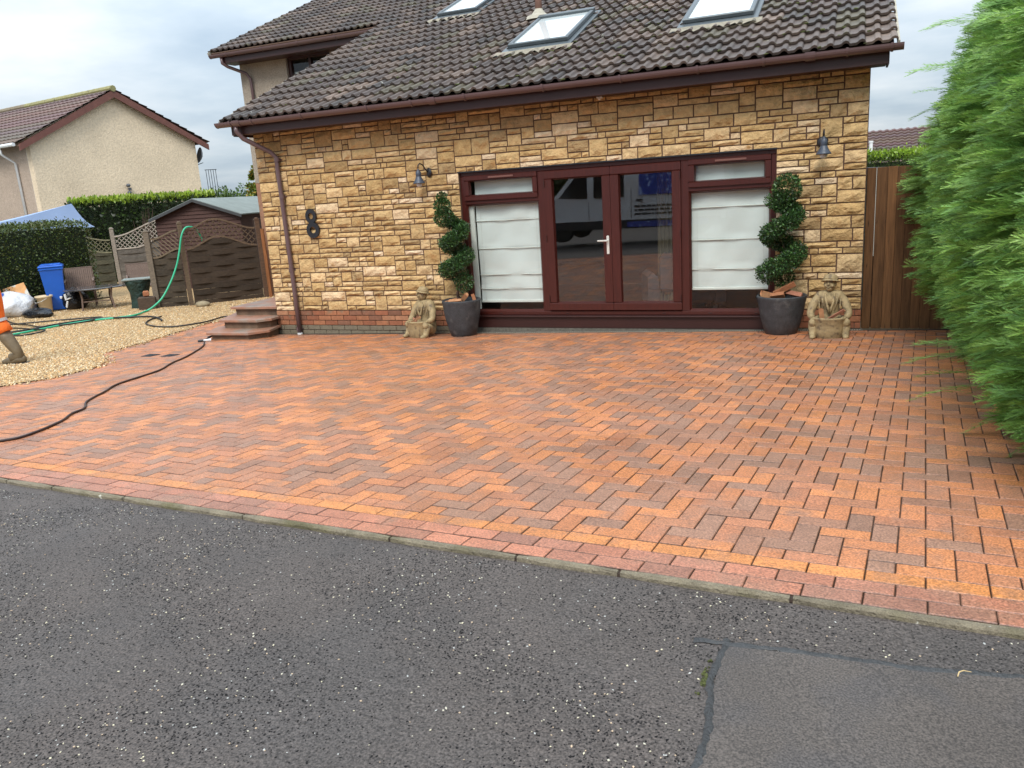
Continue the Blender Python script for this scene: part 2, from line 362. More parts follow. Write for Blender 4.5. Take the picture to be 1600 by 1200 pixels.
# ------------------------------------------------------------------ ground, gravel, road
def sheet(name, poly, zf, mt, step=.5, kind='structure', dz=0., holes=None):
    """flat polygon triangulated with inner points so it can follow zf"""
    xs = [p[0] for p in poly]; ys = [p[1] for p in poly]
    pts = [Vector(p) for p in poly]; edges = [(i, (i + 1) % len(poly)) for i in range(len(poly))]
    def inside(x, y):
        c = False; j = len(poly) - 1
        for i in range(len(poly)):
            if (poly[i][1] > y) != (poly[j][1] > y) and x < (poly[j][0] - poly[i][0]) * (y - poly[i][1]) / (poly[j][1] - poly[i][1]) + poly[i][0]: c = not c
            j = i
        return c
    x = min(xs) + step * .5
    while x < max(xs):
        y = min(ys) + step * .5
        while y < max(ys):
            if inside(x, y): pts.append(Vector((x, y)))
            y += step
        x += step
    v, e, f, *_ = delaunay_2d_cdt(pts, edges, [], 1, 1e-5)
    mb = MB(); mb.add([(p.x, p.y, zf(p.x, p.y) + dz) for p in v], [tuple(q) for q in f if len(q) == 3])
    o = mb.build(name, mt); o['kind'] = kind; return o

g = MB(); c = 150.
g.add([(-c, -c, -.42), (c, -c, -.42), (c, c, -.42), (-c, c, -.42)], [(0, 1, 2, 3)]); o = g.build('ground', 'ground'); o['kind'] = 'structure'

road_poly = [lat(-140, -3.33), lat(-140, -200), lat(110, -200), lat(110, -3.33)]
sheet('road', road_poly, roadz, 'road', 1.)

bed_poly = [lat(-105, -3.3), lat(9, -3.3), (5.3, 0.05), (4.03, .05), (-4.3, .05), (-4.3, 3.), (-8.6, 3.), (-8.6, -3.)]
driveway = sheet('driveway', bed_poly, lambda x, y: pz(x, y) - .010 - min(.12, max(0, -5.6 - x) * .12), 'pbed', .6)

edge = [(-4.52, -6.62), (-4.66, -5.2), (-4.68, -4.34), (-4.56, -3.81), (-4.66, -3.13), (-4.95, -2.75), (-5.35, -2.42), (-5.80, -2.06), (-5.95, -1.62), (-6.15, -1.0), (-6.41, -.32), (-6.62, .4), (-6.79, 1.02), (-6.55, 1.35), (-5.3, 1.2)]
grav_poly = [(p[0], p[1]) for p in edge] + [(-5.3, 4.0), (-8.5, 9.5), (-17, 12.), (-19., 8.), (-14.5, -1.0), (-14.5, -6.)]
gravel = sheet('gravel_bed', grav_poly[::-1], lambda x, y: gz(x, y), 'gravel', .35, dz=.012)
gravel['kind'] = 'stuff'; gravel['label'] = 'golden gravel bed left of the paved driveway'

def inpoly(poly, x, y):
    c = False; j = len(poly) - 1
    for i in range(len(poly)):
        if (poly[i][1] > y) != (poly[j][1] > y) and x < (poly[j][0] - poly[i][0]) * (y - poly[i][1]) / (poly[j][1] - poly[i][1]) + poly[i][0]: c = not c
        j = i
    return c
OCT_V = np.array([(1, 0, 0), (0, 1, 0), (-1, 0, 0), (0, -1, 0), (0, 0, 1), (0, 0, -1)], float)
OCT_F = np.array([(0, 1, 4), (1, 2, 4), (2, 3, 4), (3, 0, 4), (1, 0, 5), (2, 1, 5), (3, 2, 5), (0, 3, 5)])
def rots(n, tiltmax=3.14):
    a = NR.uniform(0, 2 * np.pi, n); b = NR.uniform(-tiltmax, tiltmax, n); c2 = NR.uniform(-tiltmax, tiltmax, n)
    ca, sa, cb, sb, cc_, s2 = np.cos(a), np.sin(a), np.cos(b), np.sin(b), np.cos(c2), np.sin(c2)
    Z = np.zeros(n); O = np.ones(n)
    Rz = np.stack([ca, -sa, Z, sa, ca, Z, Z, Z, O], 1).reshape(n, 3, 3)
    Rx = np.stack([O, Z, Z, Z, cb, -sb, Z, sb, cb], 1).reshape(n, 3, 3)
    Ry = np.stack([cc_, Z, s2, Z, O, Z, -s2, Z, cc_], 1).reshape(n, 3, 3)
    return Rz @ Rx @ Ry
def scatter(name, base_v, base_f, pos, Rm, sc, tint, mt, parent=None, kind='stuff', smooth=False):
    n = len(pos); bv = base_v[None] * sc[:, None, :] if sc.ndim == 2 else base_v[None] * sc[:, None, None]
    v = np.einsum('nij,nkj->nki', Rm, bv) + pos[:, None, :]
    f = base_f[None] + (np.arange(n) * len(base_v))[:, None, None]
    t = np.repeat(tint[:, None, :], len(base_v), 1).reshape(-1, 3)
    return npmesh(name, v.reshape(-1, 3), f.reshape(-1, base_f.shape[1]), mt, t, parent, kind, smooth)
P = []
while len(P) < 16000:
    x = R0.uniform(-13, -4.5); y = R0.uniform(-6, 4.5)
    if not inpoly(grav_poly, x, y): continue
    if not inview((x, y, 0), 10): continue
    if R0.random() > min(1, (9. / math.hypot(x - CAM[0], y - CAM[1])) ** 2 * 1.7): continue
    P.append((x, y, gz(x, y) + .012))
for q in range(len(edge) - 2):                      # pebbles spilling over the paved edge
    for k in range(26):
        t = R0.random(); x = edge[q][0] * (1 - t) + edge[q + 1][0] * t + abs(R0.gauss(0, .05)); y = edge[q][1] * (1 - t) + edge[q + 1][1] * t + R0.gauss(0, .05)
        P.append((x, y, gz(x, y) + .006))
P = np.array(P); n = len(P)
pal = np.array([(.56, .38, .18), (.66, .50, .29), (.44, .28, .13), (.70, .58, .40), (.30, .19, .10), (.60, .36, .16)])
scatter('gravel', OCT_V, OCT_F, P, rots(n), NR.uniform(.009, .019, (n, 3)) * np.array([1.2, 1., .8]), pal[NR.integers(0, 6, n)] * NR.uniform(.8, 1.15, (n, 1)), 'pebble')

# ---- pavers: 90 degree herringbone between a three-row border and the house
def clip(poly, a, b, c):                 # keep a x + b y <= c
    r = []
    for i in range(len(poly)):
        p, q = poly[i], poly[(i + 1) % len(poly)]; dp = a * p[0] + b * p[1] - c; dq = a * q[0] + b * q[1] - c
        if dp <= 0: r.append(p)
        if dp * dq < 0: t = dp / (dp - dq); r.append((p[0] + (q[0] - p[0]) * t, p[1] + (q[1] - p[1]) * t))
    return r
CO = [((.53, .200, .076), 3.6), ((.48, .182, .076), 4), ((.42, .168, .084), 3), ((.300, .158, .102), 3.2), ((.320, .152, .090), 3), ((.41, .172, .088), 2)]
def pick(cs):
    s = R0.uniform(0, sum(w for _, w in cs))
    for c_, w in cs:
        s -= w
        if s <= 0: break
    k = R0.uniform(.88, 1.12); return tuple(v * k for v in c_)
pav = []
RED = [((.43, .170, .100), 4), ((.38, .160, .100), 3), ((.32, .145, .095), 2)]
ORA = [((.55, .210, .066), 4), ((.50, .19, .066), 2)]
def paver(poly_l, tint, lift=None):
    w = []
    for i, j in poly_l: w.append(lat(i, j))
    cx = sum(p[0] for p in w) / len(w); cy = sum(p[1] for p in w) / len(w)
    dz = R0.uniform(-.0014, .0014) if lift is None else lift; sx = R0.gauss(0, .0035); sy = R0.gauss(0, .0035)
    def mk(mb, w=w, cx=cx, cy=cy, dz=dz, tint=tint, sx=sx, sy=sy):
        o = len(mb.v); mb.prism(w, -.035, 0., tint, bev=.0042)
        for k in range(o, o + 2 * len(w)): mb.t[k] = (.060, .032, .020)          # dirt and sand held in the joints, with their shade painted in
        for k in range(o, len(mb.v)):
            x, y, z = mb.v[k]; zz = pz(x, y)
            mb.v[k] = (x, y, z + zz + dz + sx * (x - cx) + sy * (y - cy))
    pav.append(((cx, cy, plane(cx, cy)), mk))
GP = .011
GJ = .026
def rect(i0, i1, j0, j1): return [(i0 + GP, j0 + GJ), (i1 - GP, j0 + GJ), (i1 - GP, j1 - GJ), (i0 + GP, j1 - GJ)]
# border rows, bottom to top: red, red offset, orange
for k in range(-60, 5):
    paver(rect(2 * k, 2 * k + 2, -1, 0), pick(ORA))
    paver(rect(2 * k + 1 + .05, 2 * k + 3 + .05, -2, -1), pick(RED))
    paver(rect(2 * k + .06, 2 * k + 2.06, -3, -2), pick(RED))
def ok(cx, cy):
    if cy > -.13 and cx > -5.: return False
    if cx > 5.4 or cx < -9: return False
    if cx < -4.4 and inpoly(grav_poly, cx + .14, cy + .05) and inpoly(grav_poly, cx, cy): return False
    if cx < -4.5 and cy < -6.7: return True
    if -5.1 < cx < -4.3 and cy > -.62: return False
    if cy > 1.4: return False
    return True
for j in range(-1, 92):
    for i in range(-130, 14):
        pl = None
        if (i - (-1 - j)) % 4 == 0 and j >= 0: pl = rect(i, i + 2, j, j + 1)
        if (j - (1 - i)) % 4 == 0: pl2 = rect(i, i + 1, max(j, 0), j + 2); 
        else: pl2 = None
        for q in (pl, pl2):
            if q is None: continue
            cx, cy = lat(sum(p[0] for p in q) / 4, sum(p[1] for p in q) / 4)
            if not ok(cx, cy): continue
            # cut along the drain in front of the house: world y <= -.235
            if cx > -4.6:
                q = clip(q, V.x * 0 + U.y * .1, V.y * .1, -.235 - G0.y)
            if len(q) < 3: continue
            ar = abs(sum(q[k][0] * q[(k + 1) % len(q)][1] - q[(k + 1) % len(q)][0] * q[k][1] for k in range(len(q)))) / 2
            if ar < .12: continue
            paver(q, pick(CO))
# stretcher course along the drain
x = -4.3
while x < 5.2:
    def tolat(px, py): d = Vector((px, py)) - G0; return d.dot(U) * 10, d.dot(V) * 10
    paver([tolat(x + .002, -.232), tolat(x + .198, -.232), tolat(x + .198, -.132), tolat(x + .002, -.132)], pick(CO[1:])); x += .2
a, b = split(pav, 300)
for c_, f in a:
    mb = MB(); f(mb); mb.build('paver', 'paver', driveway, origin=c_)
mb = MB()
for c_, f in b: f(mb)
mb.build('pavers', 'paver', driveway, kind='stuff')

# edging strip between pavers and road
edging = MB(); ke = thing('edging_strip', 'mossy concrete edging strip between brick paving and road', 'edging')
i = -118.; R1 = random.Random(3)
while i < 10:
    ln = R1.choice([9.1, 9.1, 9.1, 6.4, 4.5]); mb = MB(); n = max(3, int(ln / 1.1)); vs = []; fs = []
    wob = [R1.uniform(-.05, .04) for _ in range(n + 1)]
    for k in range(n + 1):
        ii = i + .06 + (ln - .12) * k / n
        e_ = .08 if k in (0, n) else 0
        for (j, dz) in ((-3.03, -.05), (-3.05, -.004 - e_ * .05), (-3.12, .003 - e_ * .05), (-3.29 + wob[k] * .7, .001 - e_ * .06), (-3.38 + wob[k] * .7 + e_, -.008), (-3.41 + wob[k] * .7 + e_, -.06)):
            x, y = lat(ii, j); vs.append((x, y, plane(x, y) + dz + R1.uniform(-.0015, .0015)))
    for k in range(n):
        for q in range(5): fs.append((k * 6 + q, k * 6 + q + 1, k * 6 + 7 + q, k * 6 + 6 + q))
    fs += [(0, 1, 2, 3, 4, 5)[::-1], tuple(n * 6 + q for q in range(6))]
    mb.add(vs, fs); mb.build('edging_stone', 'kerb', ke); i += ln

# road patch with bitumen seals, chips
def wob_line(pts, w0, step=.03, seed=1, amp=.3):
    r = random.Random(seed); L_ = []; Rr = []
    for k in range(len(pts) - 1):
        a = Vector(pts[k]); b = Vector(pts[k + 1]); n = max(2, int((b - a).length / step)); d = (b - a).normalized(); nn = Vector((-d.y, d.x))
        for q in range(n + (k == len(pts) - 2)):
            p = a.lerp(b, q / n); wA = w0 * (1 + amp * math.sin(q * .9 + k) * r.uniform(.3, 1)) + r.uniform(-.004, .004); wB = w0 * (1 + amp * math.sin(q * .63 + 2) * r.uniform(.3, 1)) + r.uniform(-.004, .004)
            L_.append(p + nn * wA); Rr.append(p - nn * wB)
    return L_, Rr
PC = [(3.515, -7.60), (4.36, -7.545), (4.75, -7.60), (5.6, -7.72), (5.6, -9.6), (3.50, -9.6), (3.53, -8.3)]
rd = bpy.data.objects['road']
o = sheet('patch', PC[::-1], roadz, 'patch', .4, dz=.004); o.parent = rd; del o['kind']; o.name = 'asphalt_patch'
for nm, pts, w, sd_ in (('seal_strip', [(3.42, -7.585), (3.7, -7.575), (4.1, -7.575), (4.36, -7.545), (4.62, -7.585), (5.5, -7.70)], .012, 5), ('seal_strip', [(3.525, -7.56), (3.505, -7.8), (3.535, -8.0), (3.52, -8.3), (3.51, -9.5)], .012, 9)):
    A_, B_ = wob_line(pts, w, .018, sd_); mb = MB(); vs = []
    for p, q in zip(A_, B_):
        mid = (p + q) / 2
        vs += [(p.x, p.y, roadz(p.x, p.y) + .003), (mid.x, mid.y, roadz(mid.x, mid.y) + .010), (q.x, q.y, roadz(q.x, q.y) + .003)]
    mb.add(vs, [(3 * k + c_, 3 * k + 3 + c_, 3 * k + 4 + c_, 3 * k + 1 + c_) for k in range(len(A_) - 1) for c_ in (0, 1)]); mb.build(nm, 'bitumen', rd, smooth=True)
P = []; T_ = []; SC = []
while len(P) < 17000:
    x = R0.uniform(-2.5, 5.2); y = R0.uniform(-9.3, -7.0)
    if jrow(x, y) > -3.55: continue
    p = (x, y, roadz(x, y)); q = proj(p)
    if q is None or not (-30 < q[0] < 1630 and -30 < q[1] < 1230): continue
    pt = inpoly(PC, x, y); dens = math.sin(x * 5.1 + 3 * math.sin(y * 4)) * .5 + .5
    if R0.random() > (.22 + .78 * dens): continue
    if pt and R0.random() < .40: continue
    light = R0.random() < .075; s = (R0.uniform(.0022, .0048) if light else R0.uniform(.0022, .0048)) * (.45 if pt else 1)
    P.append((p[0], p[1], p[2] + (.001 if light else -.0002))); SC.append((s * R0.uniform(.8, 1.6), s, s * (.5 if light else .62)))
    T_.append(R0.choice([(.62, .58, .47), (.66, .60, .44), (.5, .5, .48), (.55, .42, .30)]) if light else R0.choice([(.010, .010, .011), (.012, .012, .012), (.018, .017, .017), (.05, .045, .043)]))
P = np.array(P); n = len(P)
chips = scatter('road_chips', OCT_V, OCT_F, P, rots(n, .35), np.array(SC), np.array(T_), 'chip', parent=rd)
mb = MB()                                               # moss by the vertical seal
for k in range(60):
    x = 3.485 + R0.gauss(0, .006); y = -7.78 + R0.gauss(0, .035); mb.ball((x, y, roadz(x, y) + .003), R0.uniform(.002, .006), 5, 3)
mb.build('moss_tuft', 'moss', rd, kind='stuff')
mb = MB(); z = .478                                  # dry twig on the patch
mb.tube([(4.175, -7.652, z), (4.18, -7.635, z + .004), (4.192, -7.625, z + .005), (4.213, -7.622, z + .002)], [.0018, .002, .0016, .0008], 5)
MT['twig'] = mat('dry_twig', (.55, .40, .20), rough=.8, var=.1)
tag(mb.build('twig', 'twig'), 'short curled dry yellow twig lying on the smooth asphalt patch', 'twig')

# drain channel under the door sill
dr = thing('drain_channel', 'narrow grey grated drain channel along the door threshold', 'drain')
mb = MB()
def pbox(mb, x0, x1, y0, y1, zt, h, n=12):
    vs = []
    for k in range(n + 1):
        x = x0 + (x1 - x0) * k / n
        for y in (y0, y1): vs += [(x, y, plane(x, y) + zt - h), (x, y, plane(x, y) + zt)]
    fs = []
    for k in range(n):
        o = k * 4; fs += [(o + 1, o + 5, o + 7, o + 3), (o, o + 4, o + 5, o + 1), (o + 3, o + 7, o + 6, o + 2)]
    mb.add(vs, fs)
pbox(mb, -1.05, 4.05, -.13, -.095, .004, .05); pbox(mb, -1.05, 4.05, -.045, -.004, .008, .05); pbox(mb, -1.05, 4.05, -.096, -.044, -.012, .03)
mb.build('channel_body', 'drain', dr)
mb = MB(); x = -1.04
while x < 4.03: mb.box(x, x + .013, -.096, -.044, plane(x, -.07) - .012, plane(x, -.07) + .001); x += .027
mb.build('grating', 'cement', dr, kind='stuff')
for k, (gx, gy) in enumerate(((-4.78, -2.18), (-4.43, -2.18))):
    mb = MB(); zc = pz(gx, gy)
    mb.box(gx - .09, gx + .09, gy - .09, gy + .09, zc - .02, zc + .005, bev=.003)
    for q in range(5): mb.box(gx - .075, gx + .075, gy - .075 + q * .033, gy - .058 + q * .033, zc + .005, zc + .009)
    tag(mb.build('drain_cover', 'black'), ('small dark drain cover in the paving, the one farther from the steps', 'small dark drain cover in the paving, the one nearer the steps')[k], 'drain', 'drain covers in the paving')

# ------------------------------------------------------------------ the house
house = thing('house', 'stone-faced house with tiled catslide roof, roof windows and dark red glazed doors', 'house')
XL, XR = -4.36, 4.02
WX0, WX1, WZ0, WZ1 = -1.02, 3.06, .225, 2.165
PIT = rad(22.9); SV = Vector((0, math.cos(PIT), math.sin(PIT))); NV = Vector((0, -math.sin(PIT), math.cos(PIT)))
E0 = Vector((0, -.46, 3.095))                       # eave line of the tiles
def roofp(x, s, n=0.): return Vector((x, 0, 0)) + E0 + SV * s + NV * n
# stone wall: mortar backing with the opening left out
mb = MB()
mb.box(XL, WX0, .0, .20, .30, 2.99); mb.box(WX1, XR, .0, .20, .30, 2.99); mb.box(WX0, WX1, .0, .20, WZ1, 2.99)
wall = mb.build('stone_wall', 'mortar', house)
UH = .0717; Z0 = .302; NC = int((XR - XL) / .02)
skyl = [0] * NC
for c_ in range(NC):
    xx = XL + c_ * .02 + .01
    if WX0 < xx < WX1: skyl[c_] = 26
STC = [((.56, .385, .185), 6), ((.49, .325, .145), 5), ((.62, .44, .235), 3), ((.66, .49, .30), .8), ((.43, .285, .13), 2.2), ((.60, .43, .25), .4), ((.38, .26, .13), .8)]
stones = []
RS = random.Random(21)
def stone(x0, x1, z0, z1, tint):
    g_ = .0078
    x0 += g_; x1 -= g_; z0 += g_; z1 -= g_
    nx = max(2, min(5, int((x1 - x0) / .075))); nz = max(2, min(3, int((z1 - z0) / .05) + 1))
    pr = RS.uniform(.014, .028); tl = RS.uniform(-.004, .004)
    vs = []; rows = nz + 1; cols = nx + 1
    for r in range(rows):
        for c_ in range(cols):
            e_ = r in (0, rows - 1) or c_ in (0, cols - 1)
            x = x0 + (x1 - x0) * c_ / nx; z = z0 + (z1 - z0) * r / nz
            if e_:
                y = -.006 - RS.uniform(0, .005)
                if r in (0, rows - 1) and 0 < c_ < cols - 1: z += RS.uniform(-.003, .003)
                if c_ in (0, cols - 1) and 0 < r < rows - 1: x += RS.uniform(-.003, .003)
            else: y = -pr - RS.uniform(-.006, .009) + tl; x += RS.uniform(-.012, .012); z += RS.uniform(-.008, .008)
            vs.append((x, y, z))
    fs = [(r * cols + c_, r * cols + c_ + 1, (r + 1) * cols + c_ + 1, (r + 1) * cols + c_) for r in range(nz) for c_ in range(nx)]
    ring = list(range(cols)) + [r * cols + cols - 1 for r in range(1, rows)] + [nz * cols + c_ for c_ in range(cols - 2, -1, -1)] + [r * cols for r in range(rows - 2, 0, -1)]
    o = len(vs); vs += [(vs[k][0], .008, vs[k][2]) for k in ring]
    fs += [(ring[k], o + k, o + (k + 1) % len(ring), ring[(k + 1) % len(ring)]) for k in range(len(ring))]
    return vs, fs, tint
def pick2(cs, r):
    s = r.uniform(0, sum(w for _, w in cs))
    for c_, w in cs:
        s -= w
        if s <= 0: break
    k = r.uniform(.88, 1.10); return tuple(v * k for v in c_)
TOP = 37
while True:
    h = min(skyl)
    if h >= TOP: break
    a = skyl.index(h); b = a
    while b < NC and skyl[b] == h: b += 1
    gap = (b - a) * .02
    nl = (skyl[a - 1] - h) if a > 0 else 9; nr_ = (skyl[b] - h) if b < NC else 9
    hh = RS.choices([1, 2, 3], [7.6, 3.6, .55])[0]
    if gap < .16: hh = max(1, min(3, nl if nl > 0 else 1, nr_ if nr_ > 0 else 1)) if min(nl, nr_) < 4 else RS.choice([1, 2])
    if hh == 1: w = RS.choices([RS.uniform(.10, .20), RS.uniform(.22, .42)], [1, 1.7])[0]
    elif hh == 2: w = RS.choices([RS.uniform(.15, .24), RS.uniform(.24, .40)], [1, 2])[0]
    else: w = RS.uniform(.20, .28)
    for lim in (26, TOP):
        if h < lim < h + hh and (lim == TOP or a * .02 + XL < WX1 + .1 and (a * .02 + XL + w) > WX0 - .1): hh = lim - h
    wn = max(4, int(round(w / .02)))
    if (b - a) - wn < 5: wn = b - a
    if wn * .02 > .46: wn = wn // 2
    x0 = XL + a * .02; x1 = XL + (a + wn) * .02
    if a + wn == NC: x1 = XR
    z0 = Z0 + h * UH; z1 = Z0 + (h + hh) * UH
    if hh == 1 and RS.random() < .07: tint = (.70, .54, .36)
    else: tint = pick2(STC, RS)
    stones.append((((x0 + x1) / 2, -.01, (z0 + z1) / 2), (x1 - x0) * (z1 - z0), stone(x0, x1, z0, z1, tint)))
    for k in range(a, a + wn): skyl[k] = h + hh
def sizekey(q):
    p = proj(q[0]); return -q[1] / (p[2] ** 2)
stones.sort(key=sizekey)
for c_, ar, d in stones[:300]:
    mb = MB(); mb.add(*d); mb.build('stone', 'stone', wall, origin=c_)
mb = MB()
for c_, ar, d in stones[300:]: mb.add(*d)
if mb.v: mb.build('stones', 'stone', wall, kind='stuff')
# side returns of the extension and the main block
mb = MB()
def quad(mb, a, b, c_, d): mb.add([a, b, c_, d], [(0, 1, 2, 3)])
for X, s_ in ((XL, 1), (XR, -1)):
    vs = [(X, .003, -.3), (X, 9.9, -.3), (X, 9.9, 3.1), (X, 8.2, 6.45), (X, .003, 2.98)]
    vs2 = [(X + .2 * s_, q[1], q[2]) for q in vs]
    mb.add(vs + vs2, [(0, 1, 2, 3, 4), (9, 8, 7, 6, 5)] + [(k, (k + 1) % 5, 5 + (k + 1) % 5, 5 + k) for k in range(5)])
for v_ in range(len(mb.v)):
    x, y, z = mb.v[v_]
    if y < .01: mb.v[v_] = (x, .205, z)
mb.build('side_wall', 'render', house)
mb = MB()                                            # narrow brick and stone return at the left corner
for k in range(38):
    mb.box(XL - .012 - (k % 2) * .004, XL - .001, .012, .20 - (k % 3) * .03, .012 + Z0 + k * .0717 - .01, Z0 + (k + 1) * .0717 - .008, (.50, .34, .17) if k % 3 else (.38, .22, .12), bev=.004)
mb.build('corner_return', 'stone', house)
# brick plinth
mb = MB(); mb.box(XL, WX0, .004, .20, -.3, .298); mb.box(WX1, XR, .004, .20, -.3, .298); mb.box(WX0, WX1, .07, .20, -.3, .10)
pl = mb.build('brick_plinth', 'mortar', house)
BC = [((.27, .10, .05), 4), ((.33, .135, .065), 3), ((.21, .095, .055), 2), ((.36, .17, .09), 1)]
for (xa, xb) in ((XL, WX0), (WX1, XR)):
    for r in range(5):
        z1 = .294 - r * .075; z0 = z1 - .065; x = xa - (.1125 if r % 2 else 0)
        if z1 < min(plane(xa, 0), plane(xb, 0)): continue
        while x < xb - .02:
            x0 = max(x, xa) ; x1 = min(x + .215, xb); x += .225
            if x1 - x0 < .03: continue
            mb = MB(); t = pick2(BC, RS)
            if r >= 3: t = (.17, .14, .095)
            mb.box(x0, x1, -.008 - RS.uniform(0, .003), .01, z0, z1, t, bev=.003); mb.build('brick', 'brick', pl, origin=((x0 + x1) / 2, 0, (z0 + z1) / 2))

# --- glazed doors and side windows
YF = .035                                             # front of the frames
mb = MB()
def fr(mb, x0, x1, z0, z1, w, y0=YF, y1=YF + .07, bev=.006, bot=None):
    bw = w if bot is None else bot
    mb.box(x0, x1, y0, y1, z1 - w, z1, bev=bev); mb.box(x0, x1, y0, y1, z0, z0 + bw, bev=bev)
    mb.box(x0, x0 + w, y0, y1, z0 + bw, z1 - w, bev=bev); mb.box(x1 - w, x1, y0, y1, z0 + bw, z1 - w, bev=bev)
fr(mb, WX0, WX1, WZ0, WZ1, .055)
for X in (.140, 2.0): mb.box(X - .045, X + .045, YF + .001, YF + .07, WZ0 + .055, WZ1 - .055, bev=.006)
frame = mb.build('door_frame', 'upvc', house)
mb = MB(); mb.box(WX0 - .01, WX1 + .01, -.035, YF + .06, .205, .223, bev=.004); mb.box(WX0, WX1, .006, .07, .055, .204, bev=.004); mb.build('sill', 'fascia', house)
mb = MB(); mb.box(WX0 + .02, WX1 - .02, .012, .069, -.2, .053); mb.build('threshold', 'drain', house)
mb = MB(); mb.box(WX0 - .02, WX1 + .01, -.012, .03, WZ1 - .003, WZ1 + .014); mb.build('lintel_strip', 'black', house)
for x, z in ((-.55, .25), (.42, .25), (1.72, .25), (2.3, .25), (2.85, .25)):
    mb = MB(); mb.box(x - .022, x + .022, YF - .006, YF + .001, z - .006, z + .006, bev=.003); mb.build('drain_cap', 'fascia', frame)
def pane(parent, x0, x1, z0, z1, y, mt='glass'):
    mb = MB(); quad(mb, (x0, y, z0), (x1, y, z0), (x1, y, z1), (x0, y, z1)); return mb.build('pane', mt, parent)
def bead(mb, x0, x1, z0, z1, y0, y1, w):              # sloped glazing bead
    o = [(x0, y0, z0), (x1, y0, z0), (x1, y0, z1), (x0, y0, z1)]; i_ = [(x0 + w, y1, z0 + w), (x1 - w, y1, z0 + w), (x1 - w, y1, z1 - w), (x0 + w, y1, z1 - w)]
    mb.add(o + i_, [(k, (k + 1) % 4, 4 + (k + 1) % 4, 4 + k) for k in range(4)])
for (xa, xb, lab) in ((WX0 + .055, .095, 'left side window with white blind'), (2.045, WX1 - .055, 'right side window with white blind')):
    mb = MB(); z_t = 1.775
    mb.box(xa, xb, YF + .003, YF + .068, z_t - .035, z_t + .035, bev=.006)
    sw = mb.build('side_window', 'upvc', house, label=lab)
    mb = MB(); fr(mb, xa + .004, xb - .004, z_t + .01, WZ1 - .050, .066, YF - .022, YF + .05, .009); bead(mb, xa + .07, xb - .07, z_t + .076, WZ1 - .116, YF - .018, YF + .03, .014)
    mb.build('fanlight_frame', 'upvc', sw)
    pane(sw, xa + .07, xb - .07, z_t + .07, WZ1 - .11, YF + .028, 'glass2')
    mb = MB(); bead(mb, xa, xb, WZ0 + .055, z_t - .035, YF + .004, YF + .035, .024); mb.build('glazing_bead', 'upvc', sw)
    pane(sw, xa + .01, xb - .01, WZ0 + .06, z_t - .03, YF + .034, 'glass2')
    mb = MB(); xm = (xa + xb) / 2; mb.box(xm - .16, xm + .20, YF - .035, YF - .0225, WZ1 - .095, WZ1 - .070, bev=.003); mb.build('trickle_vent', 'upvc_lt', sw)
for k, (xa, xb) in enumerate(((.187, 1.068), (1.072, 1.953))):
    mb = MB(); w = .105
    z0, z1 = WZ0 + .062, WZ1 - .058
    fr(mb, xa, xb, z0, z1, w, YF - .026, YF + .05, .010)
    bead(mb, xa + w - .002, xb - w + .002, z0 + w - .002, z1 - w + .002, YF - .022, YF + .025, .016)
    # mitred corner grooves
    d = mb.build('french_door', 'upvc', house)
    pane(d, xa + w, xb - w, z0 + w, z1 - w, YF + .022)
    if k == 0:
        mb = MB(); hx = xb - .045
        mb.box(hx - .016, hx + .016, YF - .040, YF - .0262, 1.02, 1.255, bev=.006); mb.tube([(hx, YF - .04, 1.195), (hx, YF - .085, 1.195)], .010, 8)
        mb.box(hx - .125, hx + .012, YF - .094, YF - .076, 1.184, 1.206, bev=.006); mb.box(hx - .006, hx + .006, YF - .043, YF - .0405, 1.06, 1.085)
        mb.build('handle', 'steel', d)
    for z in (.45, 1.25, 1.95):
        mb = MB(); hx = xa + .006 if k == 0 else xb - .006; mb.tube([(hx, YF - .034, z - .04), (hx, YF - .034, z + .04)], .008, 6); mb.build('hinge', 'fascia', d)
# lighter inner frame seen beside the left blind
mb = MB(); mb.box(WX0 + .06, WX0 + .135, .105, .14, .29, 1.74); mb.box(WX0 + .06, .09, .105, .13, .262, .285); mb.box(2.05, 3.0, .105, .13, .262, .285); mb.build('inner_lining', 'winw', house)
# room behind the glass
mb = MB()
quad(mb, (-4.1, 4.2, .1), (3.8, 4.2, .1), (3.8, 4.2, 2.4), (-4.1, 4.2, 2.4)); quad(mb, (-4.1, .21, .1), (-4.1, 4.2, .1), (-4.1, 4.2, 2.4), (-4.1, .21, 2.4)); quad(mb, (3.8, .21, .1), (3.8, 4.2, .1), (3.8, 4.2, 2.4), (3.8, .21, 2.4))
quad(mb, (-4.1, .21, 2.4), (3.8, .21, 2.4), (3.8, 4.2, 2.4), (-4.1, 4.2, 2.4))
mb.build('room_wall', 'room', house)
mb = MB(); mb.box(-4.1, 3.8, .12, 4.2, .02, .098); mb.build('room_floor', 'roomfloor', house)
MT['cushion'] = mat('dark_grey_upholstery', (.06, .05, .055), rough=.9, var=.2)
t = thing('curtain', 'beige curtain hanging inside behind the right glazed door', 'curtain', (1.72, .75, .1))
mb = MB(); n = 26; vs = []
for k in range(n + 1):
    x = -.22 + .3 * k / n; y = .035 * math.sin(k * 1.5)
    vs += [(x, y, 0), (x, y, 2.1)]
mb.add(vs, [(2 * k, 2 * k + 2, 2 * k + 3, 2 * k + 1) for k in range(n)]); mb.build('cloth', 'curtain', t, smooth=True)
t = thing('armchair', 'dark grey armchair just inside the glazed doors', 'armchair', (1.75, 1.15, .1), rad(200))
mb = MB(); mb.box(-.38, .38, -.36, .3, .12, .42, bev=.06); mb.build('seat', 'cushion', t)
mb = MB(); mb.box(-.36, .36, .24, .42, .3, .86, bev=.07); mb.build('backrest', 'cushion', t)
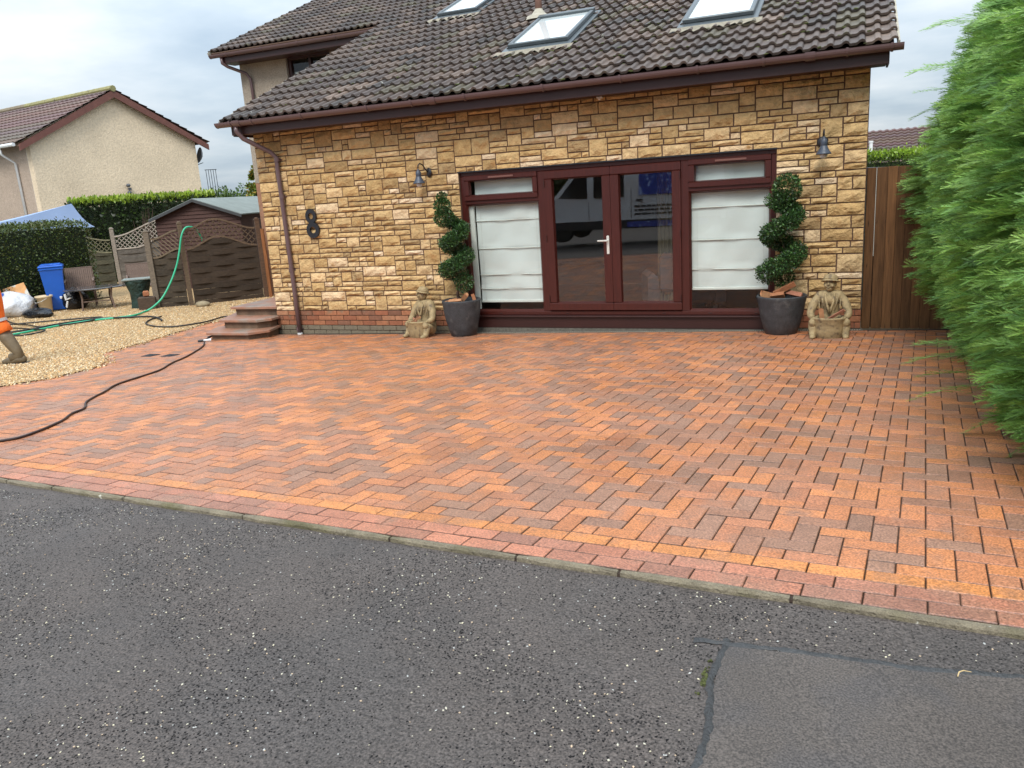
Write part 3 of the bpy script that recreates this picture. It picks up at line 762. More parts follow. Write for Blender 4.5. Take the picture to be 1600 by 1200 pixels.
for s in (-1, 1):
    mb = MB(); mb.box(min(s * .38, s * .52), max(s * .38, s * .52), -.36, .36, .1, .58, bev=.05); mb.build('armrest', 'cushion', t)
for a in (-.4, .4):
    for b in (-.28, .3): mb = MB(); mb.box(a - .03, a + .03, b - .03, b + .03, 0, .12); mb.build('leg', 'bark', t)
# roman blinds
def blind(x0, x1, zb, zt, folds, lab):
    t = thing('roman_blind', lab, 'blind', (0, 0, 0), group='white roman blinds in the side windows')
    mb = MB(); nx, nz = 26, 60; vs = []; r = random.Random(int(zb * 100)); ph = [r.uniform(0, 6) for _ in range(6)]
    for k in range(nz + 1):
        z = zb + (zt - zb) * k / nz
        dmin = min([(z - f) for f in folds if z >= f - .001] or [.4]); 
        for q in range(nx + 1):
            u = q / nx; x = x0 + (x1 - x0) * u
            y = .150 + .012 * math.exp(-dmin * 22) * -1 + .007 * math.sin(u * 7 + ph[0] + z * 5) + .004 * math.sin(u * 17 - z * 9 + ph[2]) + .016 * math.sin(u * math.pi) * math.exp(-abs(dmin - .08) * 10) * math.sin(7 * u + ph[1])
            vs.append((x, y, z - .012 * math.sin(u * math.pi) * math.exp(-dmin * 9)))
    mb.add(vs, [(k * (nx + 1) + q, k * (nx + 1) + q + 1, (k + 1) * (nx + 1) + q + 1, (k + 1) * (nx + 1) + q) for k in range(nz) for q in range(nx)])
    mb.build('cloth', 'blind', t, smooth=True)
    mb = MB()
    for f in folds: mb.tube([(x0, .136, f), (x1, .136, f)], .006, 6)
    mb.box(x0, x1, .135, .165, zb - .035, zb, bev=.006); mb.build('fold_rod', 'winw', t)
    for x in (x0 + .07, x1 - .07):
        mb = MB(); mb.tube([(x, .128, zb), (x, .128, zt - .1)], .0015, 4); mb.build('cord', 'winw', t)
blind(-.87, .08, .42, 2.12, [1.51, 1.133, .776, .58], 'white roman blind hanging low behind the left side window')
blind(2.06, 2.99, .56, 2.12, [1.541, 1.147, .786], 'white roman blind ending higher behind the right side window')

# --- gutters, fascia, downpipe
mb = MB(); mb.box(-4.42, 4.17, -.385, -.36, 2.915, 3.085, bev=.004); mb.build('fascia', 'fascia', house)
mb = MB(); mb.box(-4.40, 4.16, -.36, .0, 2.93, 2.945); mb.box(-4.42, -4.40, -.36, .2, 2.9, 3.2); mb.box(4.165, 4.185, -.383, -.0, 2.917, 3.05); mb.build('soffit', 'fascia', house)
def gutter(name, x0, x1, y, z, r, unions):
    mb = MB(); n = 10; prof = []
    for k in range(n + 1): a = math.pi * k / n; prof.append((-math.cos(a) * r, -math.sin(a) * r))
    prof = prof + [(p[0] * .93, p[1] * .93 + .001) for p in reversed(prof)]
    vs = [(x0, y + p[0], z + p[1]) for p in prof] + [(x1, y + p[0], z + p[1]) for p in prof]; m_ = len(prof)
    mb.add(vs, [(k, (k + 1) % m_, m_ + (k + 1) % m_, m_ + k) for k in range(m_)])
    g_ = mb.build(name, 'plastic', house, smooth=False)
    for xc, w in unions:
        mb = MB(); R_ = r * 1.14; prof = [(-math.cos(math.pi * k / n) * R_, -math.sin(math.pi * k / n) * R_) for k in range(n + 1)]
        prof = [(prof[0][0], .008)] + prof + [(prof[-1][0], .008)]; prof = prof + [(p[0] * .9, p[1] * .9) for p in reversed(prof)]; m_ = len(prof)
        mb.add([(xc - w, y + p[0], z + p[1]) for p in prof] + [(xc + w, y + p[0], z + p[1]) for p in prof], [(k, (k + 1) % m_, m_ + (k + 1) % m_, m_ + k) for k in range(m_)] + [tuple(range(m_ - 1, -1, -1)), tuple(range(m_, 2 * m_))])
        mb.build('gutter_bracket' if w < .03 else 'gutter_union', 'plastic', g_)
    for xc in (x0, x1):
        mb = MB(); mb.add([(xc, y + p[0], z + p[1]) for p in [(-math.cos(math.pi * k / n) * r * 1.06, -math.sin(math.pi * k / n) * r * 1.06) for k in range(n + 1)]], [tuple(range(n + 1))]); mb.build('gutter_stop', 'plastic', g_)
    return g_
gutter('gutter', -4.60, 4.31, -.455, 3.092, .066, [(-4.33, .016), (-4.22, .06), (-3.95, .012), (-3.1, .012), (-2.05, .012), (-1.38, .012), (-1.08, .05), (-.62, .012), (.42, .012), (1.37, .012), (2.25, .012), (2.95, .012), (3.42, .05), (3.78, .012), (4.2, .012)])
gutter('upper_gutter', -8.66, -4.58, 4.20, 5.035, .064, [(-8.2, .012), (-7.3, .012), (-6.4, .012), (-5.5, .012)])
mb = MB(); px, py = -3.93, -.062
mb.tube([(-4.27, -.455, 3.03), (-4.27, -.455, 2.96), (-4.22, -.40, 2.86), (-4.0, -.11, 2.66), (-3.945, py, 2.58), (-3.945, py, 2.4), (-3.925, py, .6), (-3.92, py - .005, -.03)], .034, 12)
dp = mb.build('downpipe', 'plastic', house, smooth=True)
for z in (2.55, 2.02, .93, .02):
    mb = MB(); mb.lathe([(.036, -.03), (.040, -.03), (.040, .03), (.036, .03)], 12, (-3.935, py, z)); mb.box(-3.985, -3.885, -.03, -.008, z - .012, z + .012, bev=.003); mb.build('pipe_clip', 'plastic', dp)
mb = MB(); mb.lathe([(.036, -.05), (.039, -.05), (.039, .0), (.036, .0)], 12, (-3.92, py - .005, -.035)); mb.build('pipe_end', 'white', dp)

# --- roof tiles
TP = [(0, 0), (.055, .002), (.075, .010), (.09, .026), (.1125, .034), (.135, .026), (.148, .006), (.155, 0), (.21, .002), (.228, .010), (.243, .026), (.2655, .034), (.288, .026), (.30, .004)]
TW, GA = .3035, .345
def tile(x, s, r):
    vs = []; dn = r.uniform(0, .006); ds = r.uniform(-.006, .006); rx = r.uniform(-.002, .002)
    for (u, hgt) in TP: p = roofp(x + u * 1.01 + rx, s + ds, .044 + dn + hgt); vs.append(p)
    for (u, hgt) in TP: vs.append(roofp(x + u + rx, s + .40, .004 + hgt * .96))
    for (u, hgt) in TP: p = roofp(x + u * 1.01 + rx, s + ds + .002, .044 + dn + hgt - .028); vs.append(p)
    n = len(TP); fs = [(k, k + 1, n + k + 1, n + k) for k in range(n - 1)] + [(2 * n + k, 2 * n + k + 1, k + 1, k) for k in range(n - 1)] + [(0, n, 2 * n), (n - 1, 3 * n - 1, 2 * n - 1)]
    return vs, fs
TC = [((.092, .066, .054), 5), ((.075, .055, .047), 4), ((.122, .086, .067), 2.5), ((.100, .083, .055), 1.6), ((.17, .122, .095), .8), ((.060, .049, .044), 1.8)]
sky_r = [(-.64, .25, 1.72, 3.22), (1.80, 2.68, 1.72, 3.24), (-3.12, -2.33, 4.78, 6.28)]     # x0 x1 s0 s1
RT = random.Random(5); tiles = []
NROW = 29; smax = NROW * GA
for r in range(NROW):
    s = r * GA
    x = -4.545 if s < 5.05 else -4.545 - 14 * TW
    while x + TW < 4.27:
        cx = x + TW / 2; cs = s + GA / 2
        if not any(a - .02 < cx < b + .02 and c_ - .05 < cs < d - .0 for a, b, c_, d in sky_r):
            tiles.append((tuple(roofp(cx, cs, .03)), tile(x, s, RT), pick2(TC, RT)))
        x += TW
def roofshell(x0, x1, s0, s1, mb, n0=-.03, n1=-.005):
    P_ = [roofp(x0, s0, n0), roofp(x1, s0, n0), roofp(x1, s1, n0), roofp(x0, s1, n0), roofp(x0, s0, n1), roofp(x1, s0, n1), roofp(x1, s1, n1), roofp(x0, s1, n1)]
    mb.add(P_, [(3, 2, 1, 0), (4, 5, 6, 7), (0, 1, 5, 4), (1, 2, 6, 5), (2, 3, 7, 6), (3, 0, 4, 7)])
mb = MB(); roofshell(-4.53, 4.22, .05, smax, mb); roofshell(-8.70, -4.532, 5.12, smax, mb)
top = roofp(0, smax); mb.add([(-8.7, top.y, top.z), (4.22, top.y, top.z), (4.22, top.y + 8, top.z - 3.4), (-8.7, top.y + 8, top.z - 3.4)], [(0, 1, 2, 3)])
roof = mb.build('roof', 'mortar', house)
vis = [q for q in tiles if inview(q[0], 0)]
vis.sort(key=lambda q: proj(q[0])[2]); ids = set(id(q) for q in vis[:300])
for c_, (vs, fs), t in vis[:300]:
    mb = MB(); mb.add(vs, fs, t); mb.build('roof_tile', 'tile', roof, origin=c_)
mb = MB()
for q in tiles:
    if id(q) not in ids: mb.add(q[1][0], q[1][1], q[2])
mb.build('roof_tiles', 'tile', roof, kind='stuff')
mb = MB(); x = -8.74
while x < 4.2: mb.tube([(x, top.y, top.z + .02), (x + .44, top.y, top.z + .02)], [.12, .125], 10, (.16, .15, .09)); x += .45
mb.build('ridge_tiles', 'tile', roof, kind='stuff')
mb = MB()                                             # mortar bedding along the two verges
for X, s0, s1 in ((-4.552, .0, 5.05), (4.262, 0., smax), (-8.752, 5.1, smax)):
    P_ = [roofp(X - .012, s0, -.03), roofp(X + .012, s0, -.03), roofp(X + .012, s1, -.03), roofp(X - .012, s1, -.03), roofp(X - .012, s0, .025), roofp(X + .012, s0, .025), roofp(X + .012, s1, .025), roofp(X - .012, s1, .025)]
    mb.add(P_, [(3, 2, 1, 0), (4, 5, 6, 7), (0, 1, 5, 4), (1, 2, 6, 5), (2, 3, 7, 6), (3, 0, 4, 7)])
mb.build('verge', 'cement', roof)
mb = MB()                                             # moss clumps on the tiles
for k in range(420):
    x = RT.uniform(-.5, 4.1) if RT.random() < .75 else RT.uniform(-4.4, 4.1); r = RT.randint(0, 14); s = r * GA + RT.choice([.37, .0, .36]) + RT.uniform(-.02, .02)
    if any(a < x < b and c_ < s < d for a, b, c_, d in sky_r): continue
    p = roofp(x, s, .045 if s % GA < .1 else .04); q = RT.uniform(.006, .022); mb.ball(p, q, 5, 4, sc=(1.6, 1.2, .6), jit=.3)
mb.build('moss_clumps', 'moss', roof, kind='stuff')
# roof windows
for (a, b, c_, d), lab in zip(sky_r, ('roof window low in the middle of the roof', 'roof window at the right of the roof', 'roof window farthest up the roof')):
    T = Matrix.Translation(roofp(0, 0, 0)) @ Matrix(((1, 0, 0, 0), (0, SV.y, NV.y, 0), (0, SV.z, NV.z, 0), (0, 0, 0, 1)))
    mb = MB(); mb.box(a - .06, b + .06, c_ - .16, d + .10, .0, .062, bev=.01, T=T)
    mb.box(a, b, c_, c_ + .045, .062, .12, bev=.01, T=T); mb.box(a, b, d - .09, d, .062, .14, bev=.01, T=T)
    mb.box(a, a + .055, c_ + .055, d - .09, .062, .122, bev=.01, T=T); mb.box(b - .055, b, c_ + .055, d - .09, .062, .122, bev=.01, T=T)
    rw = mb.build('roof_window', 'lead', house, label=lab)
    mb = MB(); mb.add([T @ Vector(q) for q in ((a + .05, c_ + .05, .098), (b - .05, c_ + .05, .098), (b - .05, d - .085, .098), (a + .05, d - .085, .098))], [(0, 1, 2, 3)]); mb.build('pane', 'roofglass', rw)
    mb = MB(); n = 18; vs = []
    for k in range(n + 1):
        x = a - .12 + (b - a + .24) * k / n; hh = .038 + .016 * math.sin(k * 2.1); vs += [T @ Vector((x, c_ - .15, .064)), T @ Vector((x, c_ - .27, hh + .022)), T @ Vector((x, c_ - .34 + .02 * math.sin(k * 2.1), hh + .022))]
    mb.add(vs, [(3 * k + q, 3 * k + 3 + q, 3 * k + 4 + q, 3 * k + 1 + q) for k in range(n) for q in (0, 1)]); mb.build('apron_flashing', 'tilelight', rw, smooth=True)
mb = MB(); p = Vector((-.79, 2.86, 4.49)); mb.tube([p, p + Vector((0, 0, .75))], .055, 12); mb.lathe([(.06, 0), (.075, .01), (.075, .06), (.06, .07)], 12, tuple(p + Vector((0, 0, .72)))); vp = mb.build('vent_pipe', 'terracotta', house, smooth=True)
mb = MB(); mb.lathe([(.24, -.03), (.2, .03), (.12, .06), (.07, .12), (.062, .14)], 14, tuple(p + Vector((0, 0, .02)))); mb.build('pipe_collar', 'cement', vp)
# --- taller block at the left
mb = MB()
for (x0, x1, z0, z1) in ((-8.34, -7.12, 2.4, 4.95), (-6.02, -4.37, 2.4, 4.95), (-7.12, -6.02, 2.4, 3.6), (-7.12, -6.02, 4.90, 4.95)): mb.box(x0, x1, 4.68, 4.9, z0, z1)
mb.box(-8.34, -8.14, 4.9, 9.9, -.2, 4.95); mb.box(-8.34, -4.37, 9.9, 10.1, -.2, 4.95)
uw = mb.build('upper_wall', 'render', house)
mb = MB(); mb.box(-8.335, -4.37, 4.685, 4.895, -.2, 2.398, (.30, .15, .09)); mb.build('lower_wall', 'brick', house)
mb = MB(); fr(mb, -7.12, -6.02, 3.6, 4.90, .075, 4.74, 4.82); mb.box(-6.6, -6.54, 4.745, 4.815, 3.675, 4.825); ww = mb.build('upper_window', 'fascia', house)
pane(ww, -7.05, -6.09, 3.67, 4.83, 4.79, 'glass2')
mb = MB(); mb.box(-7.04, -6.1, 4.84, 4.85, 3.67, 4.60); mb.build('window_blind', 'blind', ww)
mb = MB(); mb.box(-8.46, -4.56, 4.255, 4.28, 4.855, 5.01, bev=.004); mb.box(-8.46, -4.56, 4.28, 4.68, 4.865, 4.88); mb.build('upper_fascia', 'fascia', house)
mb = MB(); mb.tube([(-8.40, 4.22, 4.97), (-8.39, 4.22, 4.86), (-8.35, 4.32, 4.80), (-8.1, 4.58, 4.66), (-8.04, 4.62, 4.55), (-8.02, 4.62, 3.4)], .034, 10); mb.build('upper_downpipe', 'plastic', house, smooth=True)
mb = MB(); mb.add([(-8.34, 4.7, 4.95), (-8.34, 9.9, 4.95), (-8.34, 8.6, 6.75), (-8.14, 4.7, 4.95), (-8.14, 9.9, 4.95), (-8.14, 8.6, 6.75)], [(0, 1, 2), (5, 4, 3), (0, 2, 5, 3), (1, 4, 5, 2)]); mb.build('gable', 'render', house)

# --- number, wall lamps, sensor
o = MB()
def ring(mb, cx, cz, ra, rb, ia, ib, y0, y1, seg, rot=0):
    vs = []
    for y in (y0, y1):
        for (A_, B_) in ((ra, rb), (ia, ib)):
            for k in range(seg): a = 2 * math.pi * k / seg + rot; vs.append((cx + A_ * math.sin(a), y, cz + B_ * math.cos(a)))
    S_ = seg; fs = []
    for k in range(S_):
        j = (k + 1) % S_; fs += [(k, j, S_ + j, S_ + k), (2 * S_ + k, 3 * S_ + k, 3 * S_ + j, 2 * S_ + j), (k, 2 * S_ + k, 2 * S_ + j, j), (S_ + k, S_ + j, 3 * S_ + j, 3 * S_ + k)]
    mb.add(vs, fs)
mb = MB(); ring(mb, -3.475, 1.71, .093, .106, .044, .046, -.052, -.028, 16); ring(mb, -3.462, 1.508, .112, .118, .052, .048, -.0545, -.026, 16, .1)
num = mb.build('house_number', 'black'); tag(num, 'large black figure 8 fixed to the stone wall', 'house number')
for k, (lx, lz, sd_) in enumerate(((-1.462, 2.20, -1), (3.555, 2.20, 0))):
    t = thing('wall_lamp', ('slate grey wall lamp left of the glazed doors', 'slate grey wall lamp at the right end of the wall, above the seated figure')[k], 'wall lamp', (lx, -.02, lz), rad(-28 if k == 0 else 6), 'wall lamps on the stone front')
    mb = MB(); mb.lathe([(.055, -.012), (.062, -.006), (.062, .004), (.045, .014), (.02, .02)], 16, T=Matrix.Rotation(rad(90), 4, 'X')); mb.build('wall_plate', 'black', t, smooth=True)
    mb = MB(); pts = [(0, -.01, 0), (0, -.05, .045), (0, -.09, .105), (0, -.135, .125), (0, -.165, .10), (0, -.17, .06)]; mb.tube(pts, .0085, 8); mb.build('arm', 'black', t, smooth=True)
    mb = MB(); mb.lathe([(.010, .095), (.014, .08), (.026, .066), (.036, .05), (.038, .0), (.034, -.006), (.040, -.012), (.045, -.03), (.062, -.062), (.080, -.085), (.084, -.098), (.080, -.097), (.058, -.066), (.03, -.03)], 20, (0, -.17, -.04)); mb.build('shade', 'lampgrey', t, smooth=True)
    mb = MB(); mb.lathe([(.03, .05), (.036, .03), (.042, .0), (.040, -.025), (.028, -.042), (.004, -.05)], 14, (0, -.17, -.135)); mb.build('bulb', 'bulb', t, smooth=True)
t = thing('sensor', 'tiny white security sensor under the eaves', 'sensor', (1.01, -.10, 2.93))
mb = MB(); mb.box(-.035, .035, -.03, .03, -.018, 0, bev=.006); mb.ball((0, -.015, -.022), .02, 8, 6); mb.build('case', 'white', t)

# --- steps at the left corner
st = thing('steps', 'three wet sandstone steps climbing the left corner of the house', 'steps')
treads = [([(-5.13, -.76), (-4.28, -.72), (-4.38, -.03), (-5.40, -.20)], .045, .082), ([(-5.15, -.43), (-4.37, -.42), (-4.365, .06), (-5.46, .30)], .185, .222), ([(-5.25, -.03), (-4.368, .0), (-4.368, 2.6), (-5.30, 2.6)], .325, .362)]
treads[0] = ([(-5.13, -.76), (-4.36, -.73), (-4.17, -.46), (-4.30, -.02), (-5.40, -.20)], .045, .082)
treads[1] = ([(-5.15, -.43), (-4.42, -.42), (-4.28, -.25), (-4.30, -.012), (-5.46, .30)], .185, .222)
for po, z0, z1 in treads:
    mb = MB(); mb.prism(po, z0, z1, bev=.006); mb.build('tread', 'slab', st)
for po, z0, z1 in (([(-5.08, -.70), (-4.40, -.68), (-4.24, -.42), (-4.34, -.05), (-5.3, -.1)], -.15, .044), ([(-5.1, -.37), (-4.46, -.37), (-4.35, -.2), (-4.37, -.02), (-5.38, .3)], .06, .184), ([(-5.2, .03), (-4.37, .06), (-4.37, 2.6), (-5.25, 2.6)], -.2, .324)):
    mb = MB(); mb.prism(po, z0, z1, bev=.003); mb.build('riser', 'riser', st)

# --- board gate at the right
gt = thing('board_gate', 'dark stained tall board gate between the house and the conifer hedge', 'gate', (4.03, .1, 0))
x = 0.; k = 0; rg = random.Random(4)
while x < 2.0:
    w = (.094, .112, .10, .098, .098)[k % 5]; t_ = rg.uniform(.75, 1.2); tint = (.140 * t_, .066 * t_, .026 * t_)
    mb = MB(); mb.box(x + .002, x + w - .0015, rg.uniform(-.003, .002), .022, .055, 1.885 + rg.uniform(-.004, .004), tint, bev=.003)
    mb.build('board', 'gatewood', gt); x += w + (.006 if k == 0 else 0); k += 1
for z in (.35, 1.05, 1.65):
    mb = MB(); mb.box(0, 2.0, .024, .07, z, z + .09, (.05, .03, .015)); mb.build('rail', 'gatewood', gt)
mb = MB(); mb.box(0.0945, .0995, .006, .02, .9, 1.88); mb.build('gap_daylight_strip', 'winw', gt)  # pale strip paints the daylight showing through this gap
mb = MB(); mb.box(0.0, 2.0, .0725, .08, .06, 1.86, (.02, .012, .008)); mb.build('backing', 'gatewood', gt)

# ------------------------------------------------------------------ foliage helpers
LEAF_V = np.array([(0, 0, 0), (.5, .28, .04), (1, 0, -.05), (.5, -.28, .04)], float); LEAF_F = np.array([(0, 1, 2, 3)])
def leafcloud(name, pos, nrm, size, cols, mt, parent, spread=1.0, up=.2):
    """leaves at pos growing roughly along nrm"""
    n = len(pos); d = nrm + NR.normal(0, spread, (n, 3)); d[:, 2] += up; d /= np.linalg.norm(d, axis=1)[:, None]
    r = NR.normal(0, 1, (n, 3)); s_ = np.cross(d, r); s_ /= np.linalg.norm(s_, axis=1)[:, None]; u_ = np.cross(d, s_)
    Rm = np.stack([d, s_, u_], 2)
    sc = (NR.uniform(.7, 1.35, n) * size)
    c = np.array(cols)[NR.integers(0, len(cols), n)] * NR.uniform(.7, 1.25, (n, 1))
    return scatter(name, LEAF_V, LEAF_F, pos, Rm, np.repeat(sc[:, None], 3, 1), c, mt, parent, kind='stuff')
def boxpts(n, x0, x1, y0, y1, z0, z1, depth, faces='xXyYZ'):
    """random points near the faces of a box, with outward normals"""
    A_ = {'x': (y1 - y0) * (z1 - z0), 'X': (y1 - y0) * (z1 - z0), 'y': (x1 - x0) * (z1 - z0), 'Y': (x1 - x0) * (z1 - z0), 'Z': (x1 - x0) * (y1 - y0)}
    w = np.array([A_[f] for f in faces]); cnt = (w / w.sum() * n).astype(int); P_ = []; N_ = []
    for f, c_ in zip(faces, cnt):
        u = NR.random((c_, 3)) * np.array([x1 - x0, y1 - y0, z1 - z0]) + np.array([x0, y0, z0]); dd = NR.normal(-depth * .3, depth * .5, c_)
        nn = np.zeros((c_, 3))
        if f == 'x': u[:, 0] = x0 - dd; nn[:, 0] = -1
        if f == 'X': u[:, 0] = x1 + dd; nn[:, 0] = 1
        if f == 'y': u[:, 1] = y0 - dd; nn[:, 1] = -1
        if f == 'Y': u[:, 1] = y1 + dd; nn[:, 1] = 1
        if f == 'Z': u[:, 2] = z1 + dd; nn[:, 2] = 1
        P_.append(u); N_.append(nn)
    return np.concatenate(P_), np.concatenate(N_)
def lump(P_, N_, amp, fr_):
    """push points in and out along their normals so the faces undulate"""
    w = np.sin(P_[:, 0] * fr_ + 1.3) * np.sin(P_[:, 1] * fr_ * .9 + .4) + np.sin(P_[:, 2] * fr_ * 1.3 + P_[:, 0] * 2) * .7
    return P_ + N_ * (w * amp)[:, None]

# ------------------------------------------------------------------ conifer hedge along the right side
hed = thing('conifer_hedge', 'tall feathery green conifer hedge along the right side of the driveway', 'hedge', (0, 0, 0))
HZ = [0, .3, .6, 1., 1.6, 2.2, 2.7, 3.4, 4.2]; HX = [5.02, 4.86, 4.66, 4.54, 4.52, 4.58, 4.74, 5.02, 5.6]
def hx(z): return np.interp(z, HZ, HX)
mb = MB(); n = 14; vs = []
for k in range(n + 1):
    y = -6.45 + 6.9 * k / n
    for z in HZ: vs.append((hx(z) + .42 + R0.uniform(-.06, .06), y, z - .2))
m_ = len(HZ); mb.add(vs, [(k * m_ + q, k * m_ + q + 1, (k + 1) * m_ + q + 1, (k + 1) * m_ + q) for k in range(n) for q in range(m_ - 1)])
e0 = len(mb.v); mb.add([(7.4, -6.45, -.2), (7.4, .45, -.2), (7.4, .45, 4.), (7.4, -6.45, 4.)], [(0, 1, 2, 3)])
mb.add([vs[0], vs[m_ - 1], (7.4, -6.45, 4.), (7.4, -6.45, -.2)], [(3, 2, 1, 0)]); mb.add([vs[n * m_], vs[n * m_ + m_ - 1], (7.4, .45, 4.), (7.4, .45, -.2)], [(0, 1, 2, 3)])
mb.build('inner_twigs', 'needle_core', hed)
for y in (-5.8, -4.6, -3.3, -2.1, -.9):
    mb = MB(); mb.tube([(5.75, y, -.1), (5.78, y + .03, 1.6), (5.8, y, 3.6)], [.07, .055, .02], 8); mb.build('trunk', 'bark', hed)
def frond(seed, nb=10):
    r = random.Random(seed); V_ = []; F_ = []; C_ = []
    def blade(a, b, w, up, c_, one=False):
        a = Vector(a); b = Vector(b); d = (b - a).normalized(); s_ = d.cross(Vector(up)).normalized(); m1 = a.lerp(b, .4)
        if one:
            o = len(V_); V_.extend([a + s_ * w * .7, b, a - s_ * w * .7]); F_.append((o, o + 1, o + 2)); C_.extend([c_] * 3); return
        o = len(V_); V_.extend([a, m1 + s_ * w, b, m1 - s_ * w]); F_.append((o, o + 1, o + 2)); F_.append((o, o + 2, o + 3)); C_.extend([c_] * 4)
    def axis(t): return Vector((t, .05 * math.sin(t * 3 + seed), .10 * t - .30 * t * t))
    for k in range(5): blade(axis(k / 5), axis((k + 1.15) / 5), .009, (0, 0, 1), .75)
    for k in range(nb):
        t = .10 + .88 * k / nb; base = axis(t); ln = (.30 * (1 - t) ** .75 + .09) * r.uniform(.8, 1.2)
        for s_ in (-1, 1):
            ang = rad(r.uniform(13, 27)); d = Vector((math.cos(ang), s_ * math.sin(ang), r.uniform(-.22, .05))).normalized(); tip = base + d * ln; tip.z -= ln * .12
            c_ = r.uniform(.8, 1.15) + .35 * t
            blade(base, tip, .0085, (0, 0, 1), c_)
            for q in range(3):
                u = .22 + .26 * q; p0 = base.lerp(tip, u)
                for s2 in (-1, 1):
                    a2 = ang * s_ + s2 * rad(20); d2 = Vector((math.cos(a2), math.sin(a2), r.uniform(-.2, .25))); blade(p0, p0 + d2 * ln * (.42 * (1 - u) + .14), .009, (0, r.uniform(-.6, .6), 1), c_ * r.uniform(.9, 1.2), True)
    return np.array([tuple(v) for v in V_]), np.array(F_), np.array(C_)
FR = [frond(s) for s in range(4)]
def fronds(name, pos, Rm, sc, col, parent, mt='frond'):
    n = len(pos); k = NR.integers(0, 4, n)
    for q in range(4):
        i_ = np.where(k == q)[0]; V_, F_, C_ = FR[q]; m2 = len(i_)
        if not m2: continue
        v = np.einsum('nij,kj->nki', Rm[i_], V_) * sc[i_][:, None, None] + pos[i_][:, None, :]
        f = F_[None] + (np.arange(m2) * len(V_))[:, None, None]; t = (col[i_][:, None, :] * C_[None, :, None]).reshape(-1, 3)
        yield v.reshape(-1, 3), f.reshape(-1, 3), t
def joinfronds(name, pos, Rm, sc, col, parent):
    VV = []; FF = []; TT = []; o = 0
    for v, f, t in fronds(name, pos, Rm, sc, col, parent): VV.append(v); FF.append(f + o); TT.append(t); o += len(v)
    return npmesh(name, np.concatenate(VV), np.concatenate(FF), 'frond', np.concatenate(TT), parent, 'stuff')
def dirmat(d, roll):
    d = d / np.linalg.norm(d, axis=1)[:, None]; up = np.tile(np.array([0, 0, 1.]), (len(d), 1)); s_ = np.cross(up, d); s_ /= np.linalg.norm(s_, axis=1)[:, None]; u_ = np.cross(d, s_)
    c_, q = np.cos(roll)[:, None], np.sin(roll)[:, None]; return np.stack([d, s_ * c_ + u_ * q, -s_ * q + u_ * c_], 2)
nF = 9600
y = NR.uniform(-6.35, .15, nF); z = NR.random(nF) ** .9 * 3.95 + .02; z += NR.normal(0, .02, nF)
zg = BX * 4.8 + CY * y
z = np.maximum(z, zg + .05)
clump = np.sin(y * 2.3 + z * 1.1) * np.sin(z * 3.1 + y * .7) * .09 + np.sin(y * 5.3 - z * 4.2) * .045
ln = NR.uniform(.26, .46, nF) * (1 + (NR.random(nF) < .04) * .5)
tipx = hx(z) + clump + np.abs(NR.normal(0, .05, nF)) - .03; depth = NR.choice([0, 0, .12, .22], nF)
yaw = NR.normal(rad(-16), rad(17), nF); pit = NR.normal(rad(5), rad(12), nF) + np.interp(z, [0, 1, 3, 4], [rad(-12), 0, rad(8), rad(20)])
d = np.stack([-np.cos(yaw) * np.cos(pit), np.sin(yaw) * np.cos(pit), np.sin(pit)], 1)
pos = np.stack([tipx + depth + ln * .88, y, z], 1); pos[:, 1] -= d[:, 1] * ln; pos[:, 2] -= (d[:, 2] - .2) * ln
col = np.array([(.17, .31, .065), (.21, .37, .08), (.125, .245, .055), (.29, .46, .115), (.15, .29, .08)])[NR.integers(0, 5, nF)] * NR.uniform(.75, 1.2, (nF, 1))
joinfronds('foliage', pos, dirmat(d, NR.normal(0, rad(35), nF)), ln, col, hed)
# longer single sprays that stick out of the face
sp = [((4.78, -.35, 1.98), (-1, -.1, .10), .42), ((4.72, -.6, 1.56), (-1, -.05, -.1), .40), ((4.74, -.8, .93), (-1, -.1, -.02), .34), ((4.85, -2.6, .42), (-1, .1, .10), .46), ((4.84, -3.3, .50), (-1, 0, .0), .56), ((4.86, -3.8, .45), (-1, .1, .12), .52), ((4.85, -4.3, .52), (-1, -.1, -.02), .60), ((4.9, -4.75, .50), (-1, -.2, -.25), .46), ((4.9, -5.2, .50), (-1, -.3, -.5), .42),
      ((4.86, -3.9, 2.75), (-1, .2, .15), .62), ((4.90, -2.2, 2.95), (-1, .2, .2), .56), ((4.86, -1.1, 2.75), (-1, .1, .1), .55), ((4.84, -.9, 2.45), (-1, .1, -.1), .5), ((4.82, -1.6, 2.5), (-1, .1, .2), .48)]
pos = np.array([s[0] for s in sp]); d = np.array([s[1] for s in sp], float); ln = np.array([s[2] for s in sp]); col = np.tile(np.array([(.20, .35, .09)]), (len(sp), 1))
joinfronds('long_sprays', pos, dirmat(d, NR.normal(0, .3, len(sp))), ln, col, hed)

